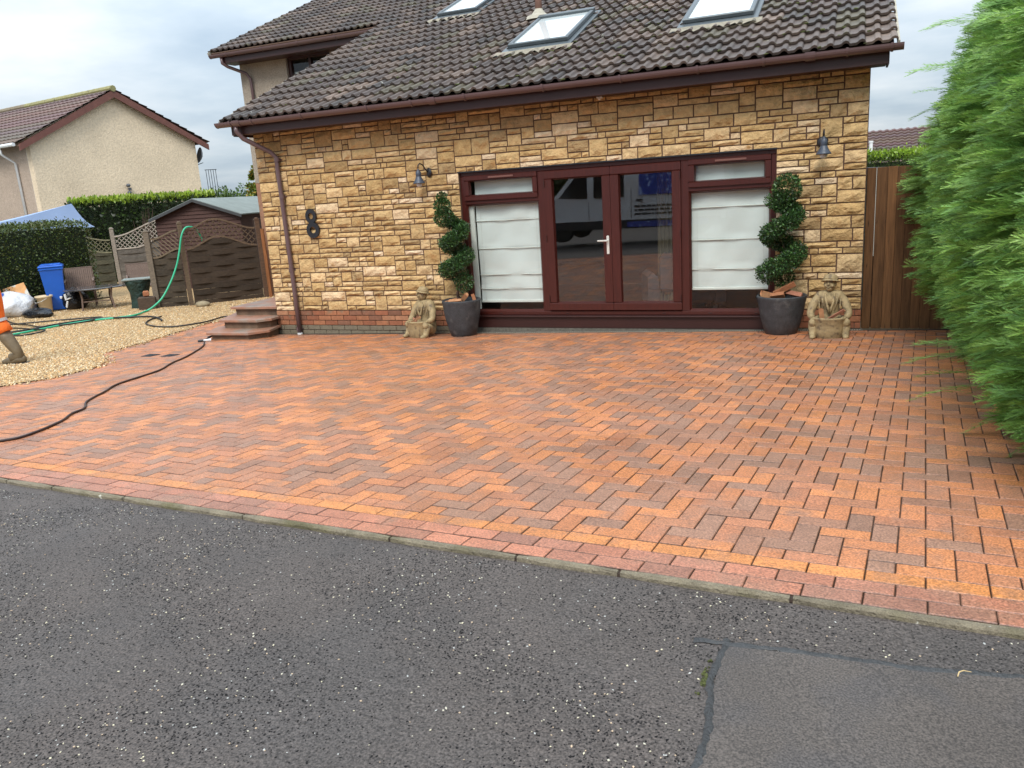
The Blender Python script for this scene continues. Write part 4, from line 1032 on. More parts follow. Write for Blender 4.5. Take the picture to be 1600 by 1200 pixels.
# ------------------------------------------------------------------ pots, topiary, logs, seated figures
def potset(px, py, zr, rr, h, side, hel):
    zb = plane(px, py) - .005
    word = ('left', 'right')[side]
    near = ('left of the glazed doors', 'right of the glazed doors')[side]
    t = thing('planter', 'big dark grey round planter standing ' + near, 'planter', (px, py, zb), group='dark grey planters flanking the glazed doors')
    mb = MB(); pr = [(.155, 0), (.172, .012), (.205, .12), (.235, .25), (.252, .36), (.262, h - .045), (.270, h - .01), (.268, h), (.255, h + .003), (.240, h - .01), (.236, h - .07)]
    mb.lathe([(a * rr / .262, b) for a, b in pr], 36); mb.build('bowl', 'pot', t, smooth=True)
    mb = MB(); mb.lathe([(.01, h - .068), (.235 * rr / .262, h - .072)], 20); mb.build('soil', 'soil', t)
    # spiral topiary
    tp = thing('spiral_topiary', 'spiral clipped box tree growing in the dark planter ' + near, 'topiary', (px, py, zb + h - .08), group='spiral clipped box trees in the planters')
    mb = MB(); q = random.Random(side); pts = []
    for k in range(26):
        z = (hel['ztop'] - .1 - (zb + h - .1)) * k / 25; th_ = (hel['z0'] - (z + zb + h - .08)) / hel['per'] * 2 * math.pi
        pts.append((hel['cx'] + .035 * math.cos(th_), .02 + -.035 * math.sin(th_), z))
    mb.tube(pts, [.022 - .0005 * k for k in range(26)], 7, (.14, .08, .06)); mb.build('trunk', 'bark', tp, smooth=True)
    P_ = []; N_ = []; C_ = []
    nl = hel['n']; zlo, zhi = hel['zlo'], hel['ztop']
    for k in range(nl):
        u = q.random(); z = zlo + (zhi - zlo) * u; th_ = (hel['z0'] - z) / hel['per'] * 2 * math.pi
        A_ = np.interp(z, hel['AZ'], hel['A']); rr_ = np.interp(z, hel['AZ'], hel['R'])
        c_ = np.array([hel['cx'] + A_ * math.cos(th_), -A_ * math.sin(th_), z])
        v = np.array([q.gauss(0, 1), q.gauss(0, 1), q.gauss(0, 1)]); v /= np.linalg.norm(v)
        r_ = rr_ * (.55 + .5 * q.random()) if q.random() < .35 else rr_ * q.uniform(.88, 1.08)
        if q.random() < .06: r_ = rr_ * q.uniform(1.1, 1.32)
        P_.append(c_ + v * r_ * np.array([1, 1, .82])); N_.append(v)
    for (bx, by, bz, br, n_) in hel['balls']:
        for k in range(n_):
            v = np.array([q.gauss(0, 1), q.gauss(0, 1), q.gauss(0, 1)]); v /= np.linalg.norm(v)
            P_.append(np.array([bx, by, bz]) + v * br * (q.uniform(.86, 1.08) if q.random() < .75 else q.uniform(.4, .9))); N_.append(v)
    P_ = np.array(P_); P_[:, 2] -= (zb + h - .08)
    leafcloud('foliage', P_, np.array(N_), .026, [(.022, .062, .014), (.034, .092, .020), (.016, .045, .014), (.09, .19, .05), (.03, .075, .02)], 'leaf', tp, .75, .25)
    return zb
hl = dict(cx=-.02, z0=1.40, per=.345, n=12000, zlo=.80, ztop=1.56, AZ=[.6, .9, 1.5], A=[.155, .145, .095], R=[.118, .112, .090], balls=[(-.16, 0, 1.60, .125, 1300), (-.17, 0, 1.74, .105, 900), (-.17, 0, 1.86, .065, 420), (.06, 0, .72, .12, 1000)])
hr = dict(cx=0., z0=1.42, per=.43, n=12500, zlo=.74, ztop=1.60, AZ=[.7, 1., 1.5], A=[.165, .15, .12], R=[.125, .115, .10], balls=[(.04, 0, 1.72, .145, 1900), (.0, 0, 1.58, .12, 900), (.02, .0, .72, .11, 700)])
zL = potset(-.985, -.29, .52, .262, .50, 0, hl)
zR = potset(3.165, -.30, .52, .272, .455, 1, hr)
LW = [(.42, .20, .095), (.50, .26, .13), (.36, .15, .07), (.58, .30, .13), (.30, .12, .07)]
def log(lab, grp, loc, ln_, w, e, rq):
    mb = MB(); a = w; pts = [(0, 0), (a, 0), (a * .75, a * .7), (a * .2, a * .8)]
    T = Matrix.Translation(loc) @ Matrix.Rotation(e[2], 4, 'Z') @ Matrix.Rotation(e[1], 4, 'Y') @ Matrix.Rotation(e[0], 4, 'X') @ Matrix.Rotation(rad(90), 4, 'Y') @ Matrix.Translation((-a / 2, -a / 3, -ln_ / 2))
    mb.prism(pts, 0, ln_, rq.choice(LW), bev=.004, T=T); o = mb.build('firewood_log', 'log', origin=loc); tag(o, lab, 'log', grp); return o
rl = random.Random(2)
gl = 'split logs laid in the left planter'
log('split log lying front left in the left planter', gl, (-1.09, -.40, zL + .49), .19, .055, (.3, rad(-14), rad(18)), rl)
log('split log lying across the middle of the left planter', gl, (-1.00, -.44, zL + .50), .20, .05, (1., rad(-4), rad(-8)), rl)
log('small pinkish split log on top at the right of the left planter', gl, (-.87, -.40, zL + .55), .13, .06, (.5, rad(-35), rad(-30)), rl)
log('short split log standing at the right rim of the left planter', gl, (-.775, -.32, zL + .52), .12, .045, (0, rad(75), rad(10)), rl)
gl = 'split logs laid in the right planter'
log('split log tilted at the left rim of the right planter', gl, (3.02, -.36, zR + .47), .17, .075, (.2, rad(18), rad(25)), rl)
log('orange split log at the front middle of the right planter', gl, (3.13, -.44, zR + .47), .15, .07, (.8, rad(-8), rad(-5)), rl)
log('long pale split log leaning up on top of the right planter', gl, (3.20, -.40, zR + .545), .25, .060, (.4, rad(-27), rad(6)), rl)
log('split log lying at the right rim of the right planter', gl, (3.31, -.38, zR + .475), .18, .065, (1.1, rad(10), rad(-18)), rl)

def skin_body(name, verts, edges, radii, mt, parent, lv=2, root=0):
    me = bpy.data.meshes.new(name); me.from_pydata(verts, edges, []); ob = bpy.data.objects.new(name, me); COL.objects.link(ob); ob.parent = parent
    md = ob.modifiers.new('skin', 'SKIN'); md.use_smooth_shade = True
    for v, r in zip(me.skin_vertices[0].data, radii): v.radius = (r, r) if not isinstance(r, tuple) else r; v.use_root = False
    me.skin_vertices[0].data[root].use_root = True
    sb = ob.modifiers.new('sub', 'SUBSURF'); sb.levels = lv; sb.render_levels = lv; me.materials.append(MT[mt] if isinstance(mt, str) else mt); return ob
def figure(loc, rz, head_turn, lab, logs, rs):
    t = thing('seated_figure', lab, 'statue', loc, rz, 'weathered seated figures with baskets'); t.scale = (1.13,) * 3
    v = [(0, .07, .10), (0, .075, .22), (0, .06, .34), (0, .05, .41), (0, .045, .455),                      # pelvis .. neck
         (.085, .055, .395), (.145, .03, .33), (.178, -.015, .225), (.150, -.085, .195),                   # right arm (x+)
         (-.085, .055, .395), (-.145, .03, .33), (-.178, -.015, .225), (-.150, -.085, .195),
         (.10, .02, .085), (.145, -.09, .155), (.150, -.125, .045), (.150, -.165, .025),                   # leg
         (-.10, .02, .085), (-.145, -.09, .155), (-.150, -.125, .045), (-.150, -.165, .025)]
    e_ = [(0, 1), (1, 2), (2, 3), (3, 4), (3, 5), (5, 6), (6, 7), (7, 8), (3, 9), (9, 10), (10, 11), (11, 12), (0, 13), (13, 14), (14, 15), (15, 16), (0, 17), (17, 18), (18, 19), (19, 20)]
    rr = [.10, .095, .10, .065, .042, .058, .050, .040, .030, .058, .050, .040, .030, .072, .058, .038, .034, .072, .058, .038, .034]
    skin_body('body', v, e_, rr, 'statue', t)
    # hands: palm and five bent fingers laid over the rim of the basket
    for s in (-1, 1):
        mb = MB(); wx = s * .146
        mb.ball((wx, -.105, .195), .024, 10, 8, sc=(1., 1.1, .6))
        for q in range(4):
            fx = wx + s * (-.017 + .0115 * q); L_ = (.030, .034, .032, .025)[q]; mb.tube([(fx, -.118, .200), (fx - s * .002, -.118 - L_ * .6, .197), (fx - s * .003, -.118 - L_ * .8, .180), (fx - s * .003, -.118 - L_ * .75, .168)], [.0068, .0066, .006, .0045], 6)
        mb.tube([(wx - s * .018, -.10, .203), (wx - s * .036, -.110, .202), (wx - s * .045, -.118, .192)], [.0075, .007, .005], 6); mb.build('hand', 'statue', t, smooth=True)
    # head with face and hat
    T = Matrix.Translation((0, .025, .515)) @ Matrix.Rotation(head_turn, 4, 'Z') @ Matrix.Rotation(rad(-10), 4, 'X')
    mb = MB(); mb.ball((0, 0, 0), .062, 20, 16, sc=(.86, .95, 1.18), T=T); mb.ball((0, -.022, -.040), .034, 12, 10, sc=(.95, .95, .9), T=T)
    mb.tube([T @ Vector((0, -.055, .014)), T @ Vector((0, -.071, -.006)), T @ Vector((0, -.070, -.012))], [.006, .011, .008], 8)
    for s in (-1, 1):
        mb.ball((s * .024, -.050, .018), .009, 8, 6, T=T); mb.ball((s * .030, -.046, -.018), .016, 10, 8, T=T); mb.ball((s * .054, .0, -.002), .014, 8, 6, sc=(.5, .9, 1.4), T=T)
        mb.tube([T @ Vector((s * .010, -.058, .030)), T @ Vector((s * .026, -.056, .034)), T @ Vector((s * .040, -.044, .027))], [.004, .006, .004], 6)
    mb.tube([T @ Vector((-.022, -.051, -.028)), T @ Vector((0, -.060, -.037)), T @ Vector((.022, -.051, -.028))], [.004, .006, .004], 6)
    hd = mb.build('head', 'statue', t, smooth=True)
    mb = MB()
    for s in (-1, 1): mb.ball((s * .022, -.0585, .014), .0036, 6, 5, T=T)
    mb.tube([T @ Vector((-.018, -.0565, -.031)), T @ Vector((0, -.0665, -.040)), T @ Vector((.018, -.0565, -.031))], .0022, 5); mb.build('eyes_and_mouth', 'soil', hd)
    mb = MB(); TH = T @ Matrix.Translation((0, .004, .036)) @ Matrix.Rotation(rad(-4), 4, 'X')
    mb.lathe([(.088, -.012), (.091, -.008), (.072, .002), (.066, .008), (.064, .03), (.054, .05), (.03, .062), (.004, .066)], 24, T=TH); mb.lathe([(.068, .006), (.071, .010), (.071, .018), (.067, .021)], 24, T=TH); mb.build('hat', 'statue', t, smooth=True)
    # jacket with lapels and folds
    mb = MB()
    for s in (-1, 1):
        mb.tube([(s * .045, .0, .43), (s * .035, -.035, .37), (s * .016, -.048, .29), (s * .004, -.045, .235)], [.010, .014, .012, .006], 7)
        mb.tube([(s * .070, .01, .42), (s * .066, -.030, .36), (s * .046, -.042, .27)], [.006, .009, .004], 6)
        mb.tube([(s * .10, .0, .38), (s * .095, -.025, .31), (s * .08, -.03, .24)], [.004, .007, .003], 6)
        for q in range(3): mb.tube([(s * (.125 + .012 * q), .0 - .012 * q, .33 - .03 * q), (s * (.150 + .012 * q), -.018 - .01 * q, .31 - .03 * q), (s * (.18 + .008 * q), -.004, .30 - .03 * q)], .0045, 5)
    for q in range(7): mb.tube([(-.03 + .01 * q, -.028 + abs(q - 3) * .003, .43), (-.022 + .0075 * q, -.050 + abs(q - 3) * .003, .375), (-.012 + .004 * q, -.056, .33)], [.005, .006, .003], 5)
    mb.build('jacket_folds', 'statue', t, smooth=True)
    # half-round basket between the knees
    mb = MB(); mb.lathe([(.118, .0), (.132, .01), (.138, .10), (.146, .185), (.155, .196), (.155, .210), (.145, .214), (.136, .200), (.130, .12)], 28, (0, -.10, .0), sx=1.0, sy=.72); bk = mb.build('basket', 'statue', t, smooth=True)
    mb = MB(); mb.lathe([(.01, .13), (.13, .125)], 20, (0, -.10, 0), sy=.72); mb.build('hollow', 'soil', bk)
    for s in (-1, 1):                                # shoes
        mb = MB(); mb.ball((s * .150, -.170, .028), .036, 12, 8, sc=(.85, 1.35, .75)); mb.ball((s * .150, -.120, .03), .032, 10, 8, sc=(.85, 1.2, .9)); mb.build('shoe', 'statue', t, smooth=True)
        mb = MB(); mb.ball((s * .150, -.118, .158), .043, 12, 9, sc=(.95, .9, 1.05)); mb.build('knee', 'statue', t, smooth=True)
    M4 = Matrix.Translation(loc) @ Matrix.Rotation(rz, 4, 'Z') @ Matrix.Scale(1.13, 4)
    for lb, (lx, ly, lz), L_, w_, e2 in logs:
        p = M4 @ Vector((lx, ly, lz)); log(lb, 'split sticks in the baskets of the seated figures', tuple(p), L_, w_, (e2[0], e2[1], e2[2] + rz), rs)
figure((-1.565, -.36, plane(-1.56, -.36) - .003), rad(-16), rad(-42), 'weathered stone figure of a seated man in a hat, looking aside, at the left planter',
       [('red-brown split stick lying in the basket of the left figure', (-.02, -.10, .225), .17, .035, (.4, rad(-25), rad(10))), ('second split stick in the basket of the left figure, nearer its left arm', (-.06, -.08, .215), .14, .03, (.9, rad(12), rad(-30)))], rl)
figure((3.69, -.55, plane(3.69, -.5) - .003), rad(2), rad(-14), 'weathered stone figure of a seated man in a hat by the board gate',
       [('thick pale split stick standing at the left in the basket of the right figure', (-.075, -.09, .235), .13, .052, (.3, rad(80), rad(30))), ('red-brown split stick leaning right in the basket of the right figure', (.06, -.10, .235), .19, .030, (.4, rad(-32), rad(6))), ('thin red split stick at the far right of the basket of the right figure', (.085, -.07, .24), .15, .022, (.9, rad(-28), rad(-12)))], rl)

# ------------------------------------------------------------------ lattice-topped fence panels
FW = [(.115, .085, .062), (.095, .068, .05), (.135, .10, .075)]
def fpost(parent, x, y, z0, z1, rz, tint, w=.045):
    T = Matrix.Translation((x, y, 0)) @ Matrix.Rotation(rz, 4, 'Z'); mb = MB(); mb.box(-w, w, -w, w, z0, z1 - .05, tint, bev=.006, T=T); mb.box(-w * 1.15, w * 1.15, -w * 1.15, w * 1.15, z1 - .05, z1 - .02, tint, bev=.008, T=T)
    mb.lathe([(w * .9, 0), (w * .95, .015), (w * .5, .03)], 10, (0, 0, z1 - .022), tint, T=T); return mb.build('post', 'fencewood', parent)
def fence(name, lab, group, p0, p1, z0, upper, lower, base, tint, gaps=10, step=.075, both=True, seed=1, wv=3):
    """panel from p0 to p1: woven slats below the curve `lower`, diagonal laths up to the curve `upper` (height at fraction u)"""
    t = thing(name, lab, 'fence', (0, 0, 0), group=group)
    p0 = Vector(p0); p1 = Vector(p1); d = (p1 - p0); Ln = d.length; d.normalize(); nn = Vector((d.y, -d.x)); r = random.Random(seed)
    if nn.dot(Vector((CAM[0], CAM[1])) - p0) < 0: nn = -nn
    def W_(u, z, o=0.): q = p0 + d * (Ln * u) + nn * o; return (q.x, q.y, z)
    for cur, nm in ((upper, 'top_rail'), (lower, 'lattice_rail')):
        mb = MB(); vs = []; n = 24
        for k in range(n + 1):
            u = k / n; z = cur(u); vs += [W_(u, z - .018, .028), W_(u, z + .018, .028), W_(u, z + .018, -.02), W_(u, z - .018, -.02)]
        mb.add(vs, [(4 * k + q, 4 * k + 4 + q, 4 * k + 4 + (q + 1) % 4, 4 * k + (q + 1) % 4) for k in range(n) for q in range(4)], tuple(v * 3.0 for v in tint)); mb.build(nm, 'fencewood', t)
    # slats
    zt = max(lower(k / 20) for k in range(21)); ns = int((zt - z0) / .118) + 1
    for k in range(ns):
        za = z0 - .04 + k * .118; zb_ = za + .1165;  k2 = r.uniform(.8, 1.2); t2 = tuple(v * k2 for v in tint)
        n = 18; vs = []; run = False; mb = MB(); col = []
        for q in range(n + 1):
            u = q / n; zc = lower(u) - .012
            o_ = .018 * math.sin((u * wv + (k % 2)) * math.pi) + .004 + .0035 * (k % 2)
            col.append((u, min(za, zc), min(zb_, zc), o_))
        vs = []
        for (u, a, b, o_) in col: vs += [W_(u, a, o_ + .005), W_(u, b, o_ + .005), W_(u, b, o_ - .004), W_(u, a, o_ - .004)]
        fs = [(4 * q + c_, 4 * q + 4 + c_, 4 * q + 4 + (c_ + 1) % 4, 4 * q + (c_ + 1) % 4) for q in range(n) for c_ in range(4) if col[q][2] - col[q][1] > .004 or col[q + 1][2] - col[q + 1][1] > .004]
        if fs: mb.add(vs, fs, t2); mb.build('slat', 'fencewood', t)
    for q in range(1, wv + 1):
        u = (q - .5) / wv if False else q / (wv + 1); mb = MB(); a = Vector(W_(u - .011, 0)); 
        vs = [W_(u - .012, z0, -.03), W_(u + .012, z0, -.03), W_(u + .012, z0, -.012), W_(u - .012, z0, -.012)]; zc = lower(u); vs += [(x, y, zc) for x, y, z in vs]
        mb.add(vs, [(0, 1, 5, 4), (1, 2, 6, 5), (2, 3, 7, 6), (3, 0, 4, 7)], tint); mb.build('batten', 'fencewood', t)
    for s in ((1, -1) if both else (-1,)):
        c0 = -1.2
        mb = MB()
        while c0 < Ln + 1.2:
            # lath along (l, z) with l = c0 + s * (z - zmid)
            zs = [k * .02 for k in range(0, 110)]; seg = []
            for z in zs:
                l_ = c0 + s * (z - 1.2); u = l_ / Ln
                if 0 <= u <= 1 and lower(u) < z + z0 * 0 < upper(u): seg.append((u, z))
            if len(seg) > 1:
                (ua, za), (ub, zb_) = seg[0], seg[-1]; o_ = .012 if s > 0 else -.002; w_ = .014
                vs = [W_(ua, za - w_, o_), W_(ua, za + w_, o_), W_(ub, zb_ + w_, o_), W_(ub, zb_ - w_, o_)]; vs += [W_(ua, za - w_, o_ - .008), W_(ua, za + w_, o_ - .008), W_(ub, zb_ + w_, o_ - .008), W_(ub, zb_ - w_, o_ - .008)]
                mb.add(vs, [(0, 1, 2, 3), (4, 7, 6, 5), (0, 3, 7, 4), (1, 5, 6, 2)], tuple(v * (3.2 if s < 0 else 2.2) for v in tint))
            c0 += step
        mb.build('lattice', 'fencewood', t, kind='stuff')
    return t
A_, B_, C_ = (-9.86, 2.84), (-9.22, 3.15), (-8.16, 4.33)
def sm(u, pts): return float(np.interp(u, [p[0] for p in pts], [p[1] for p in pts]))
def wave(pts): 
    xs = [p[0] for p in pts]; ys = [p[1] for p in pts]
    def f(u):
        u = min(1, max(0, u)); i = max(0, min(len(xs) - 2, sum(1 for x in xs if x <= u) - 1)); t = (u - xs[i]) / (xs[i + 1] - xs[i]); t = t * t * (3 - 2 * t); return ys[i] * (1 - t) + ys[i + 1] * t
    return f
f1 = fence('fence_panel', 'arched dark brown fence panel with the green hose hanging over it', 'lattice-topped fence panels', (-9.17, 3.2), (-8.2, 4.28), -.08, wave([(0, 1.50), (.42, 1.70), (1, 1.45)]), wave([(0, 1.10), (.45, 1.33), (1, 1.08)]), 0, (.040, .026, .016), step=.125, seed=2)
fpost(f1, *B_, -.15, 1.69, rad(48), (.115, .08, .05)); fpost(f1, *C_, -.15, 1.66, rad(48), (.10, .055, .032))
f2 = fence('fence_panel', 'narrow dark brown fence panel rising to the right, behind the plant box', 'lattice-topped fence panels', (-9.83, 2.87), (-9.27, 3.12), -.08, wave([(0, 1.36), (.1, 1.36), (1, 1.52)]), wave([(0, .97), (.1, .97), (1, 1.14)]), 0, (.046, .034, .022), step=.10, both=False, seed=5, wv=2)
fpost(f2, *A_, -.15, 1.56, rad(30), (.15, .12, .09), .055)
for o in f2.children:
    pass
f3 = fence('fence_panel', 'paler arched fence panel behind the garden chairs', 'lattice-topped fence panels', (-15.25, 6.74), (-13.6, 8.5), -.08, wave([(0, 1.33), (.55, 1.72), (1, 1.36)]), wave([(0, .98), (.2, .98), (.6, 1.30), (1, .98)]), 0, (.15, .13, .11), step=.125, seed=7)
fpost(f3, -15.3, 6.72, -.15, 1.58, rad(40), (.26, .22, .18), .05)
f4 = fence('fence_panel', 'olive fence panel between the clipped hedge and the leaning pale post', 'lattice-topped fence panels', (-16.3, 5.6), (-15.36, 6.66), -.08, wave([(0, 1.6), (1, 1.24)]), wave([(0, 1.2), (1, .90)]), 0, (.07, .065, .04), step=.125, seed=8)

# timber stacked by the fence end and added dark boards imitating the shade in the gap
t = thing('gap_shade_boards', 'dark timber side gate in the gap between fence and house corner', 'gate', (-9.35, 5.6, 0))
for k in range(9):
    mb = MB(); mb.box(k * .125, k * .125 + .12, 0, .022, -.05, 1.62, (.035, .02, .014), bev=.003); mb.build('board', 'gatewood', t)
t = thing('timber_length', 'reddish brown timber length standing against the fence end post', 'timber', (-8.04, 4.33, -.1), rad(20)); mb = MB(); mb.box(-.035, .035, -.02, .02, 0, 1.52, (.24, .095, .035), bev=.003); mb.build('plank', 'gatewood', t)
t = thing('timber_length', 'yellowish timber length leaning outermost at the fence end', 'timber', (-7.92, 4.38, -.1), rad(20)); mb = MB(); mb.box(-.025, .025, -.02, .02, 0, 1.40, (.30, .17, .06), bev=.003); mb.build('plank', 'gatewood', t)

# ------------------------------------------------------------------ shed
a = rad(105); rd_ = Vector((math.cos(a), math.sin(a))); gd = Vector((rd_.y, -rd_.x))
sh = thing('shed', 'red-brown shiplap garden shed with grey-green felt roof', 'shed', (-11.6, 6.2, -.1), math.atan2(gd.y, gd.x))
hw = 1.17; ze, za = 1.87, 2.27
z = 0.
while z < za - .05:
    z1 = z + .095
    def hwid(z): return hw if z < ze else max(.02, hw * (za - z) / (za - ze))
    mb = MB(); y0 = -.018; vs = [(-hwid(z), -.030, z), (hwid(z), -.030, z), (hwid(z1), -.006, z1), (-hwid(z1), -.006, z1), (-hwid(z), .0, z), (hwid(z), .0, z)]
    mb.add(vs, [(0, 1, 2, 3), (4, 5, 1, 0)]); mb.build('shiplap_board', 'shedwood', sh); z = z1
mb = MB(); mb.box(-hw, hw, .002, 3.4, 0, ze - .02); mb.build('body', 'shedwood', sh)
for s in (-1, 1):
    mb = MB(); ov = 1.27; vs = [(0, -.14, za + .03), (s * ov, -.14, ze - .02), (s * ov, 3.6, ze - .02), (0, 3.6, za + .03)]; vs += [(x, y, z - .03) for x, y, z in vs]
    mb.add(vs, [(0, 1, 2, 3), (4, 5, 6, 7), (0, 1, 5, 4), (1, 2, 6, 5)]); mb.build('roof_felt', 'felt', sh)
    mb = MB(); vs = [(0, -.165, za + .015), (s * ov, -.165, ze - .035), (s * ov, -.165, ze - .105), (0, -.165, za - .055)]; vs += [(x, -.143, z) for x, y, z in vs]
    mb.add(vs, [(0, 1, 2, 3), (7, 6, 5, 4), (0, 4, 5, 1), (1, 5, 6, 2), (2, 6, 7, 3)], (.05, .05, .05)); mb.build('bargeboard', mat('dark_grey_board', (.05, .052, .055), rough=.6), sh)

# ------------------------------------------------------------------ clipped hedges and trees behind
def boxhedge(lab, x0, x1, y0, y1, z0, z1, n, size, cols, top=None, rz=0, loc=(0, 0, 0), grp=None, name='clipped_hedge', cat='hedge', faces='xXyYZ', amp=.04):
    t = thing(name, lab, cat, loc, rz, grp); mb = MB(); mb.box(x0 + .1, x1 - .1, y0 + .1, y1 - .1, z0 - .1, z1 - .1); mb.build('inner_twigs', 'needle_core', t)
    P_, N_ = boxpts(n, x0, x1, y0, y1, z0, z1, .09, faces); P_ = lump(P_, N_, amp, 1.7); leafcloud('foliage', P_, N_, size, cols, 'leaf', t, .8, .2)
    if top:
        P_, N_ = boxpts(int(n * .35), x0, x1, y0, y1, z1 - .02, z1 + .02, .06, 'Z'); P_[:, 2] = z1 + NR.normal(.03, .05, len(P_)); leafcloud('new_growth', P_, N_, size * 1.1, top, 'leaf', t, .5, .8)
    return t
DG = [(.048, .078, .013), (.070, .110, .018), (.036, .058, .013), (.105, .15, .028), (.08, .085, .024)]
boxhedge('dark clipped hedge wall behind the blue bin', -14.9, -13.15, -6, 4.25, -.1, 1.80, 64000, .048, DG, amp=.02)
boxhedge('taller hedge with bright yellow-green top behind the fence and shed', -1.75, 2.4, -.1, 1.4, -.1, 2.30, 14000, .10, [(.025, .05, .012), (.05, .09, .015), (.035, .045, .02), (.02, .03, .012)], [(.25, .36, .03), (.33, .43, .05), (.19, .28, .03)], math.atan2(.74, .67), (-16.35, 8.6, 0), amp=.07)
t = thing('bare_stems', 'bundle of pale bare twiggy stems in front of the taller hedge', 'shrub', (-15.9, 8.3, -.1)); mb = MB(); r = random.Random(6)
for k in range(26):
    x = r.uniform(-.1, .5); b = Vector((x * .5, x * .4, .9)); e_ = b + Vector((r.uniform(-.35, .4), r.uniform(-.2, .3), r.uniform(.7, 1.3))); mb.tube([b, b.lerp(e_, .5) + Vector((r.uniform(-.06, .06), 0, 0)), e_], [.013, .009, .003], 5, (.20, .14, .09))
mb.build('stems', 'bark', t)
def crown(name, lab, loc, R_, H, n, size, cols, trunk_h, seed, cat='tree', cone=False):
    t = thing(name, lab, cat, loc); r = random.Random(seed); mb = MB(); mb.tube([(0, 0, -.3), (.05, 0, trunk_h * .6), (0, .05, trunk_h + H * .5)], [R_ * .09, R_ * .07, R_ * .02], 8)
    for k in range(6): a_ = r.uniform(0, 6.28); mb.tube([(0, 0, trunk_h * .8), (math.cos(a_) * R_ * .4, math.sin(a_) * R_ * .4, trunk_h + H * .35), (math.cos(a_) * R_ * .7, math.sin(a_) * R_ * .7, trunk_h + H * .55)], [R_ * .04, R_ * .025, R_ * .01], 6)
    mb.build('trunk', 'bark', t)
    nb = 26; Bc = []
    for k in range(nb):
        while True:
            p = np.array([r.uniform(-1, 1), r.uniform(-1, 1), r.uniform(-1, 1)])
            if p @ p < 1: break
        q = p * np.array([R_ * .75, R_ * .75, H * .42]); q[2] += trunk_h + H * .5
        if cone: q[:2] *= 1.15 - (q[2] - trunk_h) / H
        Bc.append((q, R_ * r.uniform(.22, .42) * (1 if not cone else max(.25, 1.1 - (q[2] - trunk_h) / H))))
    P_ = []; N_ = []
    for k in range(n):
        q, br = Bc[r.randrange(nb)]; v = np.array([r.gauss(0, 1), r.gauss(0, 1), r.gauss(0, 1)]); v /= np.linalg.norm(v); P_.append(q + v * br * r.uniform(.6, 1.1)); N_.append(v)
    leafcloud('crown', np.array(P_), np.array(N_), size, cols, 'leaf', t, .9, .3); return t
YG = [(.06, .12, .02), (.10, .17, .03), (.04, .08, .02), (.14, .20, .04)]
crown('shrubby_tree', 'low rounded green tree far off beyond the shed, right of the railings', (-33.5, 30.8, -.4), 1.7, 2.0, 3500, .17, YG, 1.6, 1)
crown('shrubby_tree', 'second low green tree far off, nearest the yellow-green conifer', (-31.9, 31.9, -.4), 1.6, 1.9, 3500, .17, YG, 1.6, 2)
crown('shrubby_tree', 'low dark tree standing behind the distant railings', (-34.7, 28.9, -.4), 1.3, 1.7, 2500, .17, [(.03, .06, .02), (.05, .08, .02)], 1.8, 3)
crown('young_conifer', 'yellow-green young conifer peeping past the left corner of the house', (-16.75, 14.75, -.3), .62, 2.7, 3600, .10, [(.14, .20, .03), (.20, .26, .04), (.10, .14, .02), (.34, .22, .03)], 1.3, 4, cone=True)
# blue canopy beyond the hedge
t = thing('garden_canopy', 'pale blue peaked garden canopy beyond the clipped hedge', 'canopy', (-16.9, 7.1, -.1))
mb = MB(); pk = Vector((0, 0, 2.42)); cs = [Vector((-2.2, -3.9, 1.75)), Vector((.25, .25, 1.72)), Vector((-3.5, 2.2, 1.75)), Vector((-6, -1.9, 1.75))]
n = 8
for a_, b_ in ((cs[0], cs[1]), (cs[1], cs[2]), (cs[2], cs[3]), (cs[3], cs[0])):
    pk2 = pk + Vector((-.1, -.1, 0)); vs = []
    for i in range(n + 1):
        for j in range(n + 1):
            e_ = a_.lerp(b_, j / n); p = pk2.lerp(e_, i / n); p.z -= .12 * math.sin(math.pi * i / n) + .05 * math.sin(math.pi * j / n) * i / n; vs.append(p)
    mb.add(vs, [(i * (n + 1) + j, (i + 1) * (n + 1) + j, (i + 1) * (n + 1) + j + 1, i * (n + 1) + j + 1) for i in range(n) for j in range(n)])
mb.build('cloth', 'tarp', t, smooth=True)
for c_ in (cs[0], cs[2], cs[3]): mb = MB(); mb.tube([(c_.x, c_.y, 0), tuple(c_)], .025, 8); mb.build('leg', 'white', t)

# ------------------------------------------------------------------ neighbouring house at the left
n2 = Vector((-.960, .28, 0)).normalized(); P1 = Vector((-23.8, 11.24, 0)); P2 = Vector((-21.88, 17.45, 0)); gd = (P2 - P1).normalized(); AP = (P1 + P2) / 2
n2 = (Vector((-.985, .17, 0))).normalized()
nb = thing('neighbour_house', 'cream rendered two-storey neighbouring house with brown tiled gable roof', 'house')
def PP(u, k, z, o=0.): q = P1 + gd * u + n2 * k; q = q + Vector((gd.y, -gd.x, 0)) * o; return (q.x, q.y, z)
Wd = (P2 - P1).length; ZE, ZA = 4.88, 6.62
mb = MB(); vs = [PP(.0, 0, -.4), PP(Wd, 0, -.4), PP(Wd, 0, ZE), PP(Wd / 2, 0, ZA - .02), PP(0, 0, ZE)]; vs += [PP(.0, .3, -.4), PP(Wd, .3, -.4), PP(Wd, .3, ZE), PP(Wd / 2, .3, ZA - .02), PP(0, .3, ZE)]
mb.add(vs, [(0, 1, 2, 3, 4), (9, 8, 7, 6, 5)] + [(k, (k + 1) % 5, 5 + (k + 1) % 5, 5 + k) for k in range(5)]); mb.build('gable_wall', 'render2', nb)
